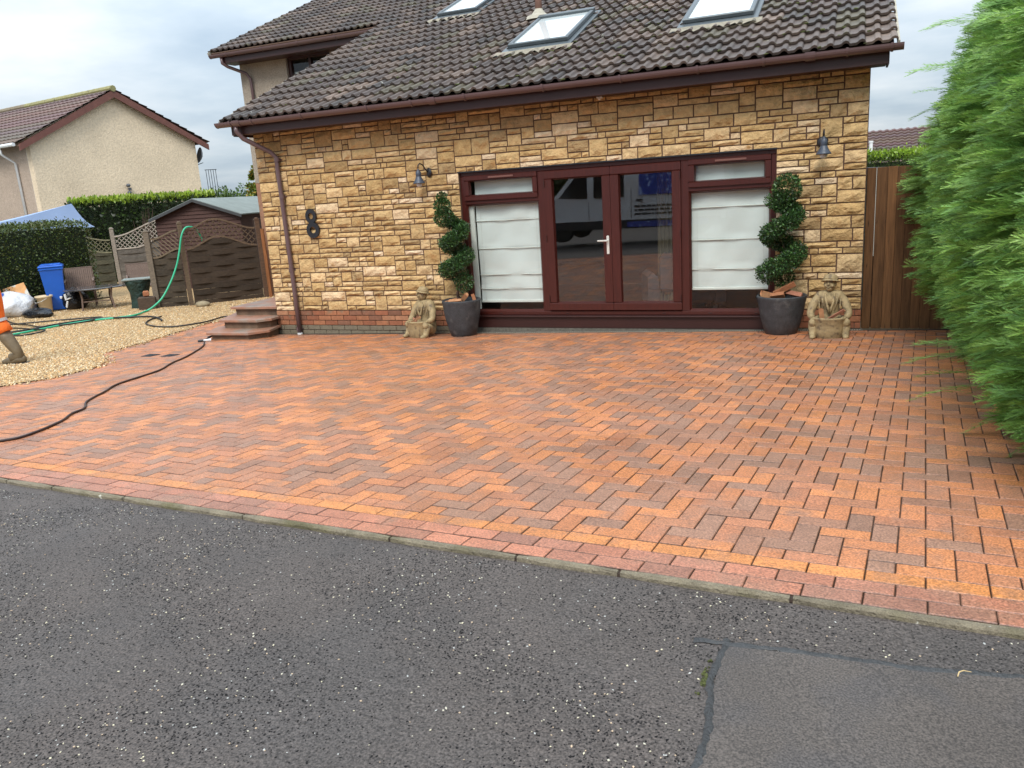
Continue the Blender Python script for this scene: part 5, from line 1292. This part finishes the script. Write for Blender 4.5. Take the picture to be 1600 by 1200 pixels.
mb = MB(); mb.add([PP(-.002, .302, -.4), PP(-.002, 12, -.4), PP(-.002, 12, ZE), PP(-.002, .302, ZE), PP(Wd, .302, -.4), PP(Wd, 12, -.4), PP(Wd, 12, ZE), PP(Wd, .302, ZE)], [(0, 1, 2, 3), (7, 6, 5, 4)]); mb.build('front_wall', 'render3', nb)
mb = MB(); mb.add([PP(.15, -.012, -.4), PP(-.003, -.012, -.4), PP(-.003, -.012, ZE), PP(.15, -.012, ZE)], [(0, 1, 2, 3)])
# roof: tiles far off, built as rows of rolls
RV = []; RFc = []; RTi = []
def slope(u_e, z_e, u_r, z_r, k0, k1, parent, nm, rows, roll):
    mb = MB(); nk = int((k1 - k0) / roll * 4); Lr = rows
    for r in range(rows):
        t0 = r / rows; t1 = (r + 1.12) / rows; ua, za_ = u_e + (u_r - u_e) * t0, z_e + (z_r - z_e) * t0; ub, zb_ = u_e + (u_r - u_e) * min(1, t1), z_e + (z_r - z_e) * min(1, t1); vs = []
        for q in range(nk + 1):
            k = k0 + (k1 - k0) * q / nk; h = .03 * max(0, math.sin(q * math.pi / 2 + .7)); vs += [PP(ua, k, za_ + .05 + h), PP(ub, k, zb_ + h), PP(ua, k, za_ + .02 + h)]
        mb.add(vs, [f for q in range(nk) for f in ((3 * q, 3 * q + 3, 3 * q + 4, 3 * q + 1), (3 * q + 2, 3 * q + 5, 3 * q + 3, 3 * q))], tuple(v * R0.uniform(.85, 1.15) for v in (.12, .075, .06)))
    return mb.build(nm, 'tile', parent, kind='stuff')
mb = MB(); mb.add([PP(-.45, -.02, ZE - .24), PP(Wd / 2, -.02, ZA), PP(Wd / 2, 12, ZA), PP(-.45, 12, ZE - .24), PP(Wd + .45, -.02, ZE - .24), PP(Wd + .45, 12, ZE - .24)], [(0, 1, 2, 3), (1, 4, 5, 2)]); rf = mb.build('roof', 'mortar', nb)
slope(-.50, ZE - .22, Wd / 2, ZA + .03, -.28, 12, rf, 'roof_tiles', 12, .30); slope(Wd + .50, ZE - .22, Wd / 2, ZA + .03, -.28, 12, rf, 'roof_tiles', 12, .30)
mb = MB(); k = -.3
while k < 12: mb.tube([PP(Wd / 2, k, ZA + .06), PP(Wd / 2, k + .42, ZA + .06)], [.12, .13], 8, (.26, .24, .10) if k < 6 else (.2, .16, .1)); k += .43
mb.build('ridge_tiles', 'tile', rf, kind='stuff')
for s, (ua, ub) in ((0, (-.45, Wd / 2)), (1, (Wd + .45, Wd / 2))):
    mb = MB(); vs = []
    for k_ in (-.26, -.2): vs += [PP(ua, k_, ZE - .27), PP(ub, k_, ZA + .01), PP(ub, k_, ZA - .26), PP(ua, k_, ZE - .50)]
    mb.add(vs, [(0, 1, 2, 3), (7, 6, 5, 4), (0, 4, 5, 1), (3, 2, 6, 7), (0, 3, 7, 4)]); mb.build('bargeboard', mat('red_brown_board', (.15, .055, .04), rough=.5), nb)
    mb = MB(); mb.add([PP(ua, -.2, ZE - .33), PP(ub, -.2, ZA - .06), PP(ub, .0, ZA - .06), PP(ua, .0, ZE - .33)], [(0, 1, 2, 3)]); mb.build('soffit', mat('board_underside', (.22, .13, .09), rough=.6), nb)
mb = MB(); mb.tube([PP(-.56, -.1, ZE - .27), PP(-.56, 12, ZE - .27)], .065, 8); mb.build('gutter', 'white', nb)
mb = MB(); mb.tube([PP(-.56, .95, ZE - .30), PP(-.5, 1.0, ZE - .55), PP(-.08, 1.05, ZE - .85), PP(-.06, 1.05, 0)], .045, 8); mb.build('downpipe', 'white', nb, smooth=True)
mb = MB()
for q in range(8): mb.tube([PP(-.15 - .03 * 0, .35, 0), PP(-.15, .35, 0)], .001, 3)
t = thing('satellite_dish', 'small dark grey satellite dish at the right edge of the neighbouring gable', 'satellite dish', PP(Wd + .28, .05, 4.15), rad(-30))
mb = MB(); mb.lathe([(.02, .0), (.18, .03), (.30, .09), (.34, .13), (.30, .105), (.18, .045), (.02, .012)], 20, T=Matrix.Rotation(rad(75), 4, 'X')); mb.build('dish', 'dish', t, smooth=True)
mb = MB(); mb.tube([(0, 0, -.28), (.04, -.32, -.38)], .015, 6); mb.box(.0, .08, -.38, -.30, -.44, -.30, bev=.02); mb.tube([(-.3, .1, 0), (0, 0, 0)], .02, 6); mb.build('arm', 'black', t)
t = thing('security_light', 'twin-headed dark floodlight low on the neighbouring gable', 'wall light', PP(Wd / 2 + .12, -.05, 2.9))
mb = MB(); mb.box(-.05, .05, -.04, .04, -.05, .05, bev=.01); mb.build('plate', 'dish', t)
for dz in (.14, -.14):
    mb = MB(); mb.ball((.04, -.08, dz), .085, 10, 8, sc=(1.1, .9, .8)); mb.build('lamp_head', 'dish', t, smooth=True)
t = thing('metal_railing', 'thin black upright metal railing beside the neighbouring gable', 'railing', (-22.2, 18.2, 2.35), rad(45))
for k in range(5): mb = MB(); mb.tube([(.0 + .10 * k, 0, 0), (.0 + .10 * k, 0, 1.25)], .012, 5); mb.build('bar', 'black', t)
mb = MB(); mb.box(-.05, .45, -.02, .02, 1.23, 1.255); mb.box(-.05, .45, -.02, .02, .0, .03); mb.build('rail', 'black', t)
t = thing('garden_shelter', 'dark flat-topped structure under the thin black railing', 'shelter', (-22.0, 18.4, -.4), rad(45)); mb = MB(); mb.box(-.6, 1.2, -.1, 1.4, 0, 2.72, (.1, .1, .1), bev=.02); mb.build('body', 'greencover', t)

# ------------------------------------------------------------------ right background: hedge top, bungalow roof, red tree
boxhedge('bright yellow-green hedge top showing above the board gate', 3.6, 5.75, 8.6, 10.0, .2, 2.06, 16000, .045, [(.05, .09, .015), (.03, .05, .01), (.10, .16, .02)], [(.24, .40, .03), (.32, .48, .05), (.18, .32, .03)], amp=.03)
t = thing('low_shed_roof', 'dark low shed roof edge right behind the board gate', 'shed', (3.7, 3.0, 0)); mb = MB(); mb.box(0, 2.4, 0, 1.8, 0, 1.73, bev=.01); mb.build('body', 'greencover', t)
mb = MB(); mb.add([(-.05, -.08, 1.80), (2.4, -.08, 1.74), (2.4, 1.9, 1.75), (-.05, 1.9, 1.81), (-.05, -.08, 1.895), (2.4, -.08, 1.815), (2.4, 1.9, 1.82), (-.05, 1.9, 1.90)], [(0, 1, 5, 4), (4, 5, 6, 7), (3, 2, 1, 0)]); mb.build('roof', 'black', t)
bg = thing('bungalow', 'distant bungalow with brown tiled roof and white vent pipe beyond the gate', 'house', (0, 0, 0))
mb = MB(); mb.box(-2, 16, 27.5, 34, -.4, 1.6); mb.build('wall', 'render3', bg)
mb = MB(); mb.add([(-3, 26.5, 1.7), (17, 26.5, 1.7), (17, 30.2, 3.42), (-3, 30.2, 3.28), (-3, 34.5, 1.7), (17, 34.5, 1.7)], [(0, 1, 2, 3), (3, 2, 5, 4)]); brf = mb.build('roof', 'mortar', bg)
mb = MB(); rows = 14
for r in range(rows):
    y0, y1 = 26.5 + 3.7 * r / rows, 26.5 + 3.7 * (r + 1.1) / rows; vs = []; nk = 130
    for q in range(nk + 1):
        x = 2.5 + 9. * q / nk; h = .05 * max(0, math.sin(q * math.pi / 2 + .7)); zz = lambda y: 1.7 + (1.63 + .07 * 2 * (x + 3) / 20) * (y - 26.5) / 3.7
        vs += [(x, y0, zz(y0) + .07 + h), (x, y1, zz(y1) + h), (x, y0, zz(y0) + .02 + h)]
    mb.add(vs, [f for q in range(nk) for f in ((3 * q, 3 * q + 3, 3 * q + 4, 3 * q + 1), (3 * q + 2, 3 * q + 5, 3 * q + 3, 3 * q))], tuple(v * R0.uniform(.85, 1.15) for v in (.105, .068, .058)))
mb.build('roof_tiles', 'tile', brf, kind='stuff')
mb = MB(); mb.tube([(4.65, 28., 2.3), (4.65, 28, 2.86)], .07, 10); mb.lathe([(.09, 0), (.09, .07)], 10, (4.65, 28, 2.86)); mb.build('vent_pipe', 'white', bg)
crown('red_leaved_tree', 'dark red-leaved tree half hidden by the tall conifer hedge', (6.15, 12.3, -.2), .75, 1.5, 1500, .12, [(.10, .022, .03), (.14, .03, .04), (.06, .02, .025)], 1.5, 9)

# ------------------------------------------------------------------ things on the gravel
zg = -.1
t = thing('wheelie_bin', 'bright blue wheelie bin standing against the clipped hedge', 'bin', (-12.62, 2.60, zg), rad(50))
mb = MB(); vs = []
for z, a_, b_ in ((.04, .16, .19), (.5, .19, .24), (.95, .225, .285)): vs += [(-a_, -b_, z), (a_, -b_, z), (a_, b_, z), (-a_, b_, z)]
mb.add(vs, [(3, 2, 1, 0)] + [(k * 4 + q, k * 4 + (q + 1) % 4, k * 4 + 4 + (q + 1) % 4, k * 4 + 4 + q) for k in range(2) for q in range(4)]); mb.box(-.24, .24, -.30, .29, .92, .965, bev=.012); mb.build('body', 'bin', t)
mb = MB(); mb.box(-.245, .245, -.31, .30, .967, 1.02, bev=.02); mb.box(-.20, .20, -.27, .25, 1.02, 1.045, bev=.015); mb.box(-.25, .25, .30, .36, .95, 1.01, bev=.015); mb.build('lid', 'bin', t)
for s in (-1, 1): mb = MB(); mb.lathe([(.03, -.025), (.1, -.025), (.1, .025), (.03, .025)], 16, T=Matrix.Translation((s * .19, .22, .1)) @ Matrix.Rotation(rad(90), 4, 'Y')); mb.build('wheel', 'rubber', t)
t = thing('bucket', 'cream plastic bucket with rim standing before the blue bin', 'bucket', (-12.5, 2.2, zg)); mb = MB(); mb.lathe([(.11, 0), (.125, .01), (.15, .34), (.175, .35), (.18, .385), (.165, .39), (.14, .33), (.115, .04)], 24); mb.build('body', 'plaincream', t, smooth=True)
mb = MB(); mb.tube([(-.17, 0, .36), (-.12, -.17, .28), (0, -.21, .25), (.12, -.17, .28), (.17, 0, .36)], .006, 6); mb.build('handle', 'steel', t)
def sack(name, lab, mt, loc, sx, sy, sz, seed, knot=True, grp=None, patches=None):
    t = thing(name, lab, 'sack', loc, group=grp); r = random.Random(seed); mb = MB(); sg, rg_ = 28, 18; vs = []; ph = [r.uniform(0, 6) for _ in range(8)]
    for i in range(rg_ + 1):
        a_ = math.pi * i / rg_
        for k in range(sg):
            b_ = 2 * math.pi * k / sg; q = 1 + .09 * math.sin(3 * b_ + ph[0] + 2 * a_) + .06 * math.sin(5 * b_ + ph[1] - 3 * a_) + .05 * math.sin(9 * b_ + ph[2] + a_ * 4) + r.uniform(-.03, .03)
            z = -math.cos(a_); z = max(z, -.72); vs.append((sx * q * math.sin(a_) * math.cos(b_), sy * q * math.sin(a_) * math.sin(b_), sz * (z + .72) * (1 + .08 * math.sin(2 * b_ + ph[3]))))
    mb.add(vs, [(i * sg + k, i * sg + (k + 1) % sg, (i + 1) * sg + (k + 1) % sg, (i + 1) * sg + k) for i in range(rg_) for k in range(sg)]); mb.build('bag', mt, t, smooth=True)
    if knot: mb = MB(); mb.lathe([(.03, 0), (.02, .04), (.05, .09), (.02, .1)], 8, (0, 0, sz * 1.68)); mb.build('knot', mt, t)
    if patches:
        for k, (px_, pz_, w_, h_, rr_) in enumerate(patches):
            mb = MB(); mb.box(-w_, w_, -.012, .012, -h_, h_, bev=.008, T=Matrix.Translation((px_, -sy * .98, pz_)) @ Matrix.Rotation(rad(rr_), 4, 'Y')); mb.build('white_label', 'white', t)
    return t
sack('rubble_sack', 'large crumpled white sack at the left picture edge', 'bagwhite', (-12.95, 1.75, zg), .48, .42, .30, 1, False)
sack('refuse_sack', 'low black refuse sack lying in front of the cream bucket', 'bagblack', (-11.98, 1.62, zg), .36, .22, .115, 2, False, 'black sacks on the gravel')
sack('refuse_sack', 'round shiny black sack with white labels under the garden table', 'bagblack', (-12.30, 2.78, zg), .30, .26, .27, 3, False, 'black sacks on the gravel', [(-.1, .30, .05, .03, 10), (.06, .30, .025, .07, -8), (.07, .14, .022, .08, 25), (.16, .27, .06, .016, -15)])
t = thing('printed_panel', 'orange and cream printed panel leaning behind the white sack', 'panel', (-13.02, 2.05, zg + .30), rad(42)); mb = MB(); mb.box(-.24, .20, -.02, .02, 0, .36, bev=.006, T=Matrix.Rotation(rad(-14), 4, 'Y')); mb.build('panel', 'carton', t)
t = thing('crate', 'dark blue crate at the far left edge behind the sack', 'crate', (-13.2, 1.5, zg), rad(30)); mb = MB(); mb.box(-.25, .25, -.2, .2, 0, .52, bev=.02); mb.build('body', 'bin', t)
def chair(loc, rz, lab):
    t = thing('garden_chair', lab, 'chair', loc, rz, 'brown garden chairs by the fence')
    mb = MB(); mb.box(-.27, .27, -.28, .24, .36, .42, bev=.02); mb.build('seat', 'wicker', t)
    T = Matrix.Translation((0, .24, .38)) @ Matrix.Rotation(rad(-12), 4, 'X')
    for k in range(13): mb = MB(); mb.box(-.27 + k * .0418, -.27 + k * .0418 + .036, -.012, .012, 0, .50, bev=.004, T=T); mb.build('back_slat', 'wicker', t)
    mb = MB(); mb.tube([T @ Vector((-.285, 0, 0)), T @ Vector((-.285, 0, .51)), T @ Vector((.285, 0, .51)), T @ Vector((.285, 0, 0))], .016, 7); mb.build('back_frame', 'wicker', t)
    for s in (-1, 1):
        mb = MB(); mb.tube([(s * .29, .26, .62), (s * .29, -.2, .62), (s * .29, -.27, .58)], .024, 8); mb.build('armrest', 'wicker', t)
        for yy in (-.25, .26): mb = MB(); mb.tube([(s * .27, yy, 0), (s * .28, yy, .60)], .018, 7); mb.build('leg', 'wicker', t)
    return t
chair((-12.45, 3.12, zg), rad(48), 'brown slatted garden chair standing left of the table, by the hedge')
chair((-11.25, 3.78, zg), rad(48), 'brown slatted garden chair behind the table, nearer the fence')
t = thing('garden_table', 'low round dark glass garden table on the gravel', 'table', (-11.62, 2.80, zg)); 
mb = MB(); mb.lathe([(.01, .455), (.60, .455), (.635, .462), (.635, .480), (.60, .488), (.01, .488)], 40, sx=1., sy=.75, T=Matrix.Rotation(rad(48), 4, 'Z')); mb.build('table_top', 'tglass', t, smooth=False)
for k in range(4):
    a_ = rad(48 + 45 + 90 * k); mb = MB(); mb.tube([(math.cos(a_) * .5, math.sin(a_) * .42, 0), (math.cos(a_) * .44, math.sin(a_) * .38, .28), (math.cos(a_) * .5, math.sin(a_) * .42, .50)], .02, 7); mb.build('leg', 'wicker', t)
mb = MB(); mb.tube([(math.cos(rad(48 + 45 + 90 * k)) * .46, math.sin(rad(48 + 45 + 90 * k)) * .38, .2) for k in range(5)], .012, 6); mb.build('stretcher', 'wicker', t)
t = thing('covered_barbecue', 'dark green covered barbecue with a flat lid by the narrow fence panel', 'barbecue', (-10.36, 2.86, zg), rad(40))
mb = MB(); vs = []; sg = 24
for z, a_ in ((0, .17), (.12, .16), (.3, .145), (.45, .19), (.58, .23), (.62, .23)):
    for k in range(sg): b_ = 2 * math.pi * k / sg; q = a_ * (1 + .10 * math.sin(6 * b_ + z * 5) * (1 - z)); vs.append((q * 1.15 * math.cos(b_), q * math.sin(b_), z))
mb.add(vs, [(i * sg + k, i * sg + (k + 1) % sg, (i + 1) * sg + (k + 1) % sg, (i + 1) * sg + k) for i in range(5) for k in range(sg)]); mb.build('cover', 'greencover', t, smooth=True)
mb = MB(); mb.box(-.29, .29, -.2, .2, .62, .655, bev=.008); mb.build('lid_board', 'felt', t)
t = thing('plant_box', 'dark brown square box beside the barbecue', 'box', (-9.98, 2.68, zg), rad(42)); mb = MB(); mb.box(-.17, .17, -.15, .15, 0, .27, (.07, .045, .03), bev=.008); mb.build('body', 'fencewood', t)
mb = MB(); mb.box(-.06, .06, -.05, .05, .28, .40, (.34, .13, .06), bev=.02); mb.build('clay_pot', 'brick', t)
t = thing('rock', 'pale flat stone lying at the foot of the fence', 'stone', (-8.78, 3.02, zg)); mb = MB(); mb.ball((0, 0, .05), .15, 14, 9, sc=(1.15, .8, .5), jit=.08); mb.build('stone_body', 'rock', t, smooth=True)

# hoses
def hose(name, lab, pts, r, mt, n=8, cat='hose'):
    P_ = [Vector(p) for p in pts]; out_ = []
    for i in range(len(P_) - 1):
        a_ = P_[max(0, i - 1)]; b_ = P_[i]; c_ = P_[i + 1]; d_ = P_[min(len(P_) - 1, i + 2)]
        for k in range(n):
            u = k / n; out_.append(.5 * ((2 * b_) + (c_ - a_) * u + (2 * a_ - 5 * b_ + 4 * c_ - d_) * u * u + (3 * b_ - a_ - 3 * c_ + d_) * u ** 3))
    out_.append(P_[-1]); mb = MB(); mb.tube(out_, r, 8); return tag(mb.build(name, mt, smooth=True), lab, cat)
def G(x, y, r): return (x, y, (pz(x, y) if x > -5.6 else gz(x, y) + .01) + r)
hose('green_hose', 'green garden hose hanging over the fence and running left across the gravel', [(-9.0, 3.62, .9), (-9.02, 3.46, 1.45), (-9.08, 3.24, 1.57), (-9.13, 3.10, 1.43), (-9.18, 2.99, 1.05), (-9.22, 2.90, .79), (-9.29, 2.75, .48), (-9.39, 2.55, .17), (-9.49, 2.35, 0.0), (-9.56, 2.18, -.07), G(-9.3, 1.6, .03), G(-9.75, 1.14, .022), G(-9.97, .61, .022), G(-9.95, .06, .022), G(-9.94, -.45, .022), G(-9.9, -1.2, .022), G(-9.6, -2.2, .022)], .020, 'hose')
r = .0105
hose('pressure_hose', 'long dark hose snaking from the steps across the brick paving to the left', [G(-5.16, -.66, r + .02), G(-5.1, -.84, r), G(-4.6, -1.4, r), G(-4.05, -2.25, r), G(-3.78, -2.78, r), G(-3.46, -3.3, r), G(-3.22, -4.05, r), G(-2.98, -4.42, r), G(-2.70, -4.86, r), G(-2.42, -5.12, r), G(-2.32, -5.33, r), G(-2.12, -5.60, r), G(-1.95, -6.02, r), G(-2.0, -6.2, r), G(-2.3, -6.6, r), G(-2.9, -6.7, r)], r, 'cable2')
hose('black_cable', 'black cable lying along the green hose and ending in a connector', [G(-11.0, -1.0, .02), G(-10.2, -.1, .03), G(-10.02, .5, .05), G(-9.8, 1.2, .04), G(-9.25, 1.42, .03), G(-8.7, 1.52, .03), G(-8.12, 1.22, .03), G(-7.98, 1.1, .02)], .017, 'cable')
hose('black_cable', 'black cable curving over the gravel to the foot of the steps', [G(-8.5, 1.6, .02), G(-8.35, 1.15, .02), G(-7.85, .65, .02), G(-7.1, .45, .02), G(-6.75, .9, .03), G(-6.85, 1.5, .03), G(-6.5, 1.35, .04), G(-5.9, .9, .03), G(-5.45, .1, .03), G(-5.3, -.25, .04), G(-5.2, -.66, .03)], .014, 'cable')
hose('black_cable', 'thin black cable looping far left on the gravel, the upper loop', [G(-12.5, 1.2, .02), G(-11.5, .7, .03), G(-10.7, .45, .04), G(-10.2, .35, .03), G(-9.75, .85, .03), G(-9.95, 1.45, .03), G(-10.8, 1.1, .02), G(-11.6, .5, .02)], .014, 'cable')
hose('black_cable', 'thin black cable looping far left on the gravel, the lower loop', [G(-11.9, -.1, .02), G(-10.9, .1, .04), G(-10.15, .0, .05), G(-9.55, -.1, .04), G(-9.6, -.45, .02), G(-9.9, -.55, .02)], .014, 'cable')
t = thing('hose_nozzle', 'small pale hose connector lying at the foot of the lowest step', 'hose fitting', (-5.02, -.86, -.03), rad(40)); mb = MB(); mb.tube([(-.06, 0, .02), (.05, 0, .02)], [.014, .02], 8); mb.build('fitting', 'white', t)
mb = MB(); mb.tube([(-.14, 0, .02), (-.06, 0, .02)], .018, 8); mb.build('grip', 'black', t)
t = thing('washer_lance', 'short dark lance standing beside the middle step', 'washer lance', (-5.42, -.02, -.05)); mb = MB(); mb.tube([(-.08, -.05, 0), (0, 0, .1), (.07, .03, .22)], [.02, .016, .018], 8); mb.tube([(.0, 0, .1), (.05, -.05, .02)], .012, 6); mb.build('lance', 'black', t)

# ------------------------------------------------------------------ person walking out of the picture at the left
hd_ = Vector((-.93, -.36, 0)); ang = math.atan2(hd_.y, hd_.x)
pr = thing('person', 'person in orange hi-vis trousers and muddy boots stepping left off the gravel', 'person', (-6.43, -3.06, .055), ang)
# local frame: x forward, y left, z up.  near leg (right side) trails
MT['cloth_or'] = MT['hivis']
v = [(0, 0, .93), (.02, 0, 1.10), (.05, 0, 1.28), (.07, 0, 1.42), (.09, 0, 1.52), (.11, 0, 1.64), (.12, 0, 1.72),
     (-.0, .10, .90), (.22, .10, .60), (.265, .10, .47),
     (-.0, -.10, .90), (.02, -.09, .60), (-.02, -.088, .45),
     (.07, .19, 1.42), (.05, .25, 1.14), (.24, .20, 1.00), (.07, -.19, 1.42), (.12, -.25, 1.14), (.30, -.20, 1.02)]
ed = [(0, 1), (1, 2), (2, 3), (3, 4), (4, 5), (5, 6), (0, 7), (7, 8), (8, 9), (0, 10), (10, 11), (11, 12), (3, 13), (13, 14), (14, 15), (3, 16), (16, 17), (17, 18)]
rr = [(.15, .12), (.145, .11), (.155, .11), (.12, .085), .05, .085, .06, .10, .082, .076, .10, .084, .078, .065, .05, .036, .065, .05, .036]
skin_body('body', v, ed, rr, 'hivis', pr)
def footwear(kx, ky, kz, ax, ay, az, fx, fz, roll):
    mb = MB(); kn = Vector((kx, ky, kz)); an = Vector((ax, ay, az)); mb.tube([kn, kn.lerp(an, .35), kn.lerp(an, .75), an, an + Vector((fx * .12, 0, -.035))], [.088, .086, .072, .066, .066], 14)
    mb.tube([an + Vector((-.055, 0, -.06 + fz)), an + Vector((.03, 0, -.055 + fz * .5)), an + Vector((.12, 0, -.07)), an + Vector((.20, 0, -.08)), an + Vector((.245, 0, -.085))], [.045, .058, .050, .046, .028], 14)
    b = mb.build('boot', 'boot', pr, smooth=True); mb = MB(); mb.box(an.x - .10, an.x + .26, ay - .048, ay + .048, an.z - .128, an.z - .10, bev=.012); mb.build('sole', 'rubber', b); return b
footwear(.01, -.088, .47, -.18, -.08, .125, 1, 0, 0); footwear(.255, .10, .48, .22, .10, .13, 1, 0, 0)
for (kx, kz, ax, az, ky) in ((.02, .58, -.04, .44, -.09), (.262, .56, .25, .44, .10)):
    mb = MB(); a_ = Vector((kx, ky, kz)); b_ = Vector((ax, ky, az)); mb.tube([a_, a_.lerp(b_, .5), b_], [.088, .098, .104], 14); mb.build('trouser_hem', 'hivis', pr, smooth=True)
    mb = MB(); mb.tube([a_.lerp(b_, .15) + Vector((0, 0, .06)), a_.lerp(b_, .15) + Vector((-.01, 0, .02))], .097, 14, cap=False); mb.build('reflective_band', 'reflect', pr, smooth=True)
mb = MB(); mb.ball((.12, 0, 1.68), .098, 18, 14, sc=(1.0, .82, 1.2)); mb.tube([(.21, 0, 1.70), (.235, 0, 1.67), (.225, 0, 1.66)], [.008, .014, .01], 8)
for s in (-1, 1): mb.ball((.11, s * .08, 1.68), .02, 8, 6, sc=(1, .4, 1.5))
mb.tube([(.09, 0, 1.50), (.10, 0, 1.60)], .052, 12); mb.build('head', 'skin', pr, smooth=True)
mb = MB()
for s in (-1, 1): mb.ball((.205, s * .032, 1.70), .010, 8, 6)
mb.tube([(.213, -.022, 1.635), (.218, 0, 1.632), (.213, .022, 1.635)], .004, 5); mb.build('face_features', 'hair', pr)
mb = MB(); mb.ball((.105, 0, 1.715), .106, 18, 12, sc=(1.0, .86, 1.02)); mb.build('hair', 'hair', pr, smooth=True)
for (hx_, hy, hz) in ((.27, .20, .985), (.33, -.20, 1.005)):
    mb = MB(); mb.ball((hx_, hy, hz), .040, 12, 8, sc=(1.1, .55, 1.0))
    for q in range(4):
        o_ = -.024 + .016 * q; L_ = (.055, .062, .058, .046)[q]; mb.tube([(hx_ + .03, hy, hz + o_), (hx_ + .03 + L_ * .7, hy + .01, hz + o_ - .012), (hx_ + .02 + L_ * .9, hy + .028, hz + o_ - .03)], [.0095, .0088, .006], 7)
    mb.tube([(hx_ + .0, hy + .01, hz + .03), (hx_ + .03, hy + .03, hz + .045), (hx_ + .055, hy + .038, hz + .035)], [.011, .010, .007], 7); mb.build('hand', 'skin', pr, smooth=True)

# ------------------------------------------------------------------ across the road, seen mirrored in the door glass
vn = thing('van', 'white van with blue panels parked across the road, mirrored in the glazed doors', 'van', (-1.6, -11.7, .42))
# local: nose towards -x, near side faces +y
body = [(-2.65, .45), (-2.68, .80), (-2.50, 1.02), (-1.95, 1.14), (-1.25, 1.92), (-.95, 2.02), (2.35, 2.06), (2.55, 1.9), (2.62, .45)]
mb = MB(); w_ = .98
def vy(z): return w_ * (1 - max(0, z - 1.1) * .10)
n_ = len(body); vs = [(x, -vy(z), z) for x, z in body] + [(x, vy(z), z) for x, z in body]
mb.add(vs, [tuple(range(n_)), tuple(range(2 * n_ - 1, n_ - 1, -1))] + [(k, n_ + k, n_ + (k + 1) % n_, (k + 1) % n_) for k in range(n_)]); vb = mb.build('body', 'vanwhite', vn)
def side(name, mt, pts, off, par=vn):
    mb = MB(); vs = [(x, vy(z) + off, z) for x, z in pts]; vs += [(x, vy(z) - .01, z) for x, z in pts]; n_ = len(pts)
    mb.add(vs, [tuple(range(n_))] + [(k, (k + 1) % n_, n_ + (k + 1) % n_, n_ + k) for k in range(n_)]); return mb.build(name, mt, par)
dk = mat('grey_black_trim', (.03, .03, .035), rough=.5)
side('cab_window', 'vandark', [(-1.78, 1.16), (-.98, 1.12), (-.98, 1.80), (-1.18, 1.84)], .006)
side('side_window', 'vandark', [(-.80, 1.12), (.02, 1.12), (.02, 1.82), (-.80, 1.82)], .006)
side('blue_panel', 'vanblue', [(.42, 1.14), (1.95, 1.14), (1.95, 1.84), (.42, 1.84)], .006)
side('sill_trim', dk, [(-2.0, .30), (2.5, .30), (2.5, .52), (-2.0, .52)], .02); side('blue_stripe', 'vanblue', [(.1, .33), (2.2, .33), (2.2, .47), (.1, .47)], .028)
side('door_handle', dk, [(.34, 1.0), (.52, 1.0), (.52, 1.035), (.34, 1.035)], .025)
for k, (z, x1) in enumerate(((.86, 1.8), (.76, 1.8), (.66, 1.2))):
    x = .3; r = random.Random(k)
    while x < x1:
        ww = r.uniform(.05, .16); side('small_print', dk, [(x, z - .022), (x + ww, z - .022), (x + ww, z + .022), (x, z + .022)], .004); x += ww + .03
for x0 in (-.955, .20):
    side('door_seam', dk, [(x0, .55), (x0 + .012, .55), (x0 + .012, 1.98), (x0, 1.98)], .003)
for x in (-1.75, 1.65):
    for s in (-1, 1):
        T = Matrix.Translation((x, s * .86, .32)) @ Matrix.Rotation(rad(90), 4, 'X'); mb = MB(); mb.lathe([(.19, -.11), (.31, -.11), (.335, -.08), (.335, .08), (.31, .11), (.19, .11)], 26, T=T); wh = mb.build('wheel', 'rubber', vn); mb = MB(); mb.lathe([(.02, -.10), (.19, -.105), (.19, .105), (.02, .10)], 18, T=T); mb.build('rim', 'dish', wh)
mb = MB(); mb.add([(-1.93, -.86, 1.17), (-1.93, .86, 1.17), (-1.29, .84, 1.88), (-1.29, -.84, 1.88)], [(3, 2, 1, 0)]); mb.v = [(x - .012, y, z + .008) for x, y, z in mb.v]; mb.build('windscreen', 'vandark', vn)
for s in (-1, 1): mb = MB(); mb.box(-2.70, -2.45, s * .72 - .18, s * .72 + .18, .72, .92, bev=.04); mb.build('headlight', 'roofglass', vn)
boxhedge('long dark hedge on the far side of the road', -24, 16, -26.5, -24.5, 0, 3.2, 15000, .22, DG, amp=.15, faces='YZ')
for k, (x, y) in enumerate(((-13, -31), (-4, -33), (4, -30), (13, -32))):
    crown('roadside_tree', ('green roadside tree across the road, farthest west of four', 'green roadside tree across the road, behind the van', 'green roadside tree across the road, right of the van bonnet', 'green roadside tree across the road, farthest east of four')[k], (x, y, 0), 3.6, 5.5, 2600, .42, DG, 2.4, 20 + k)['group'] = 'trees across the road'
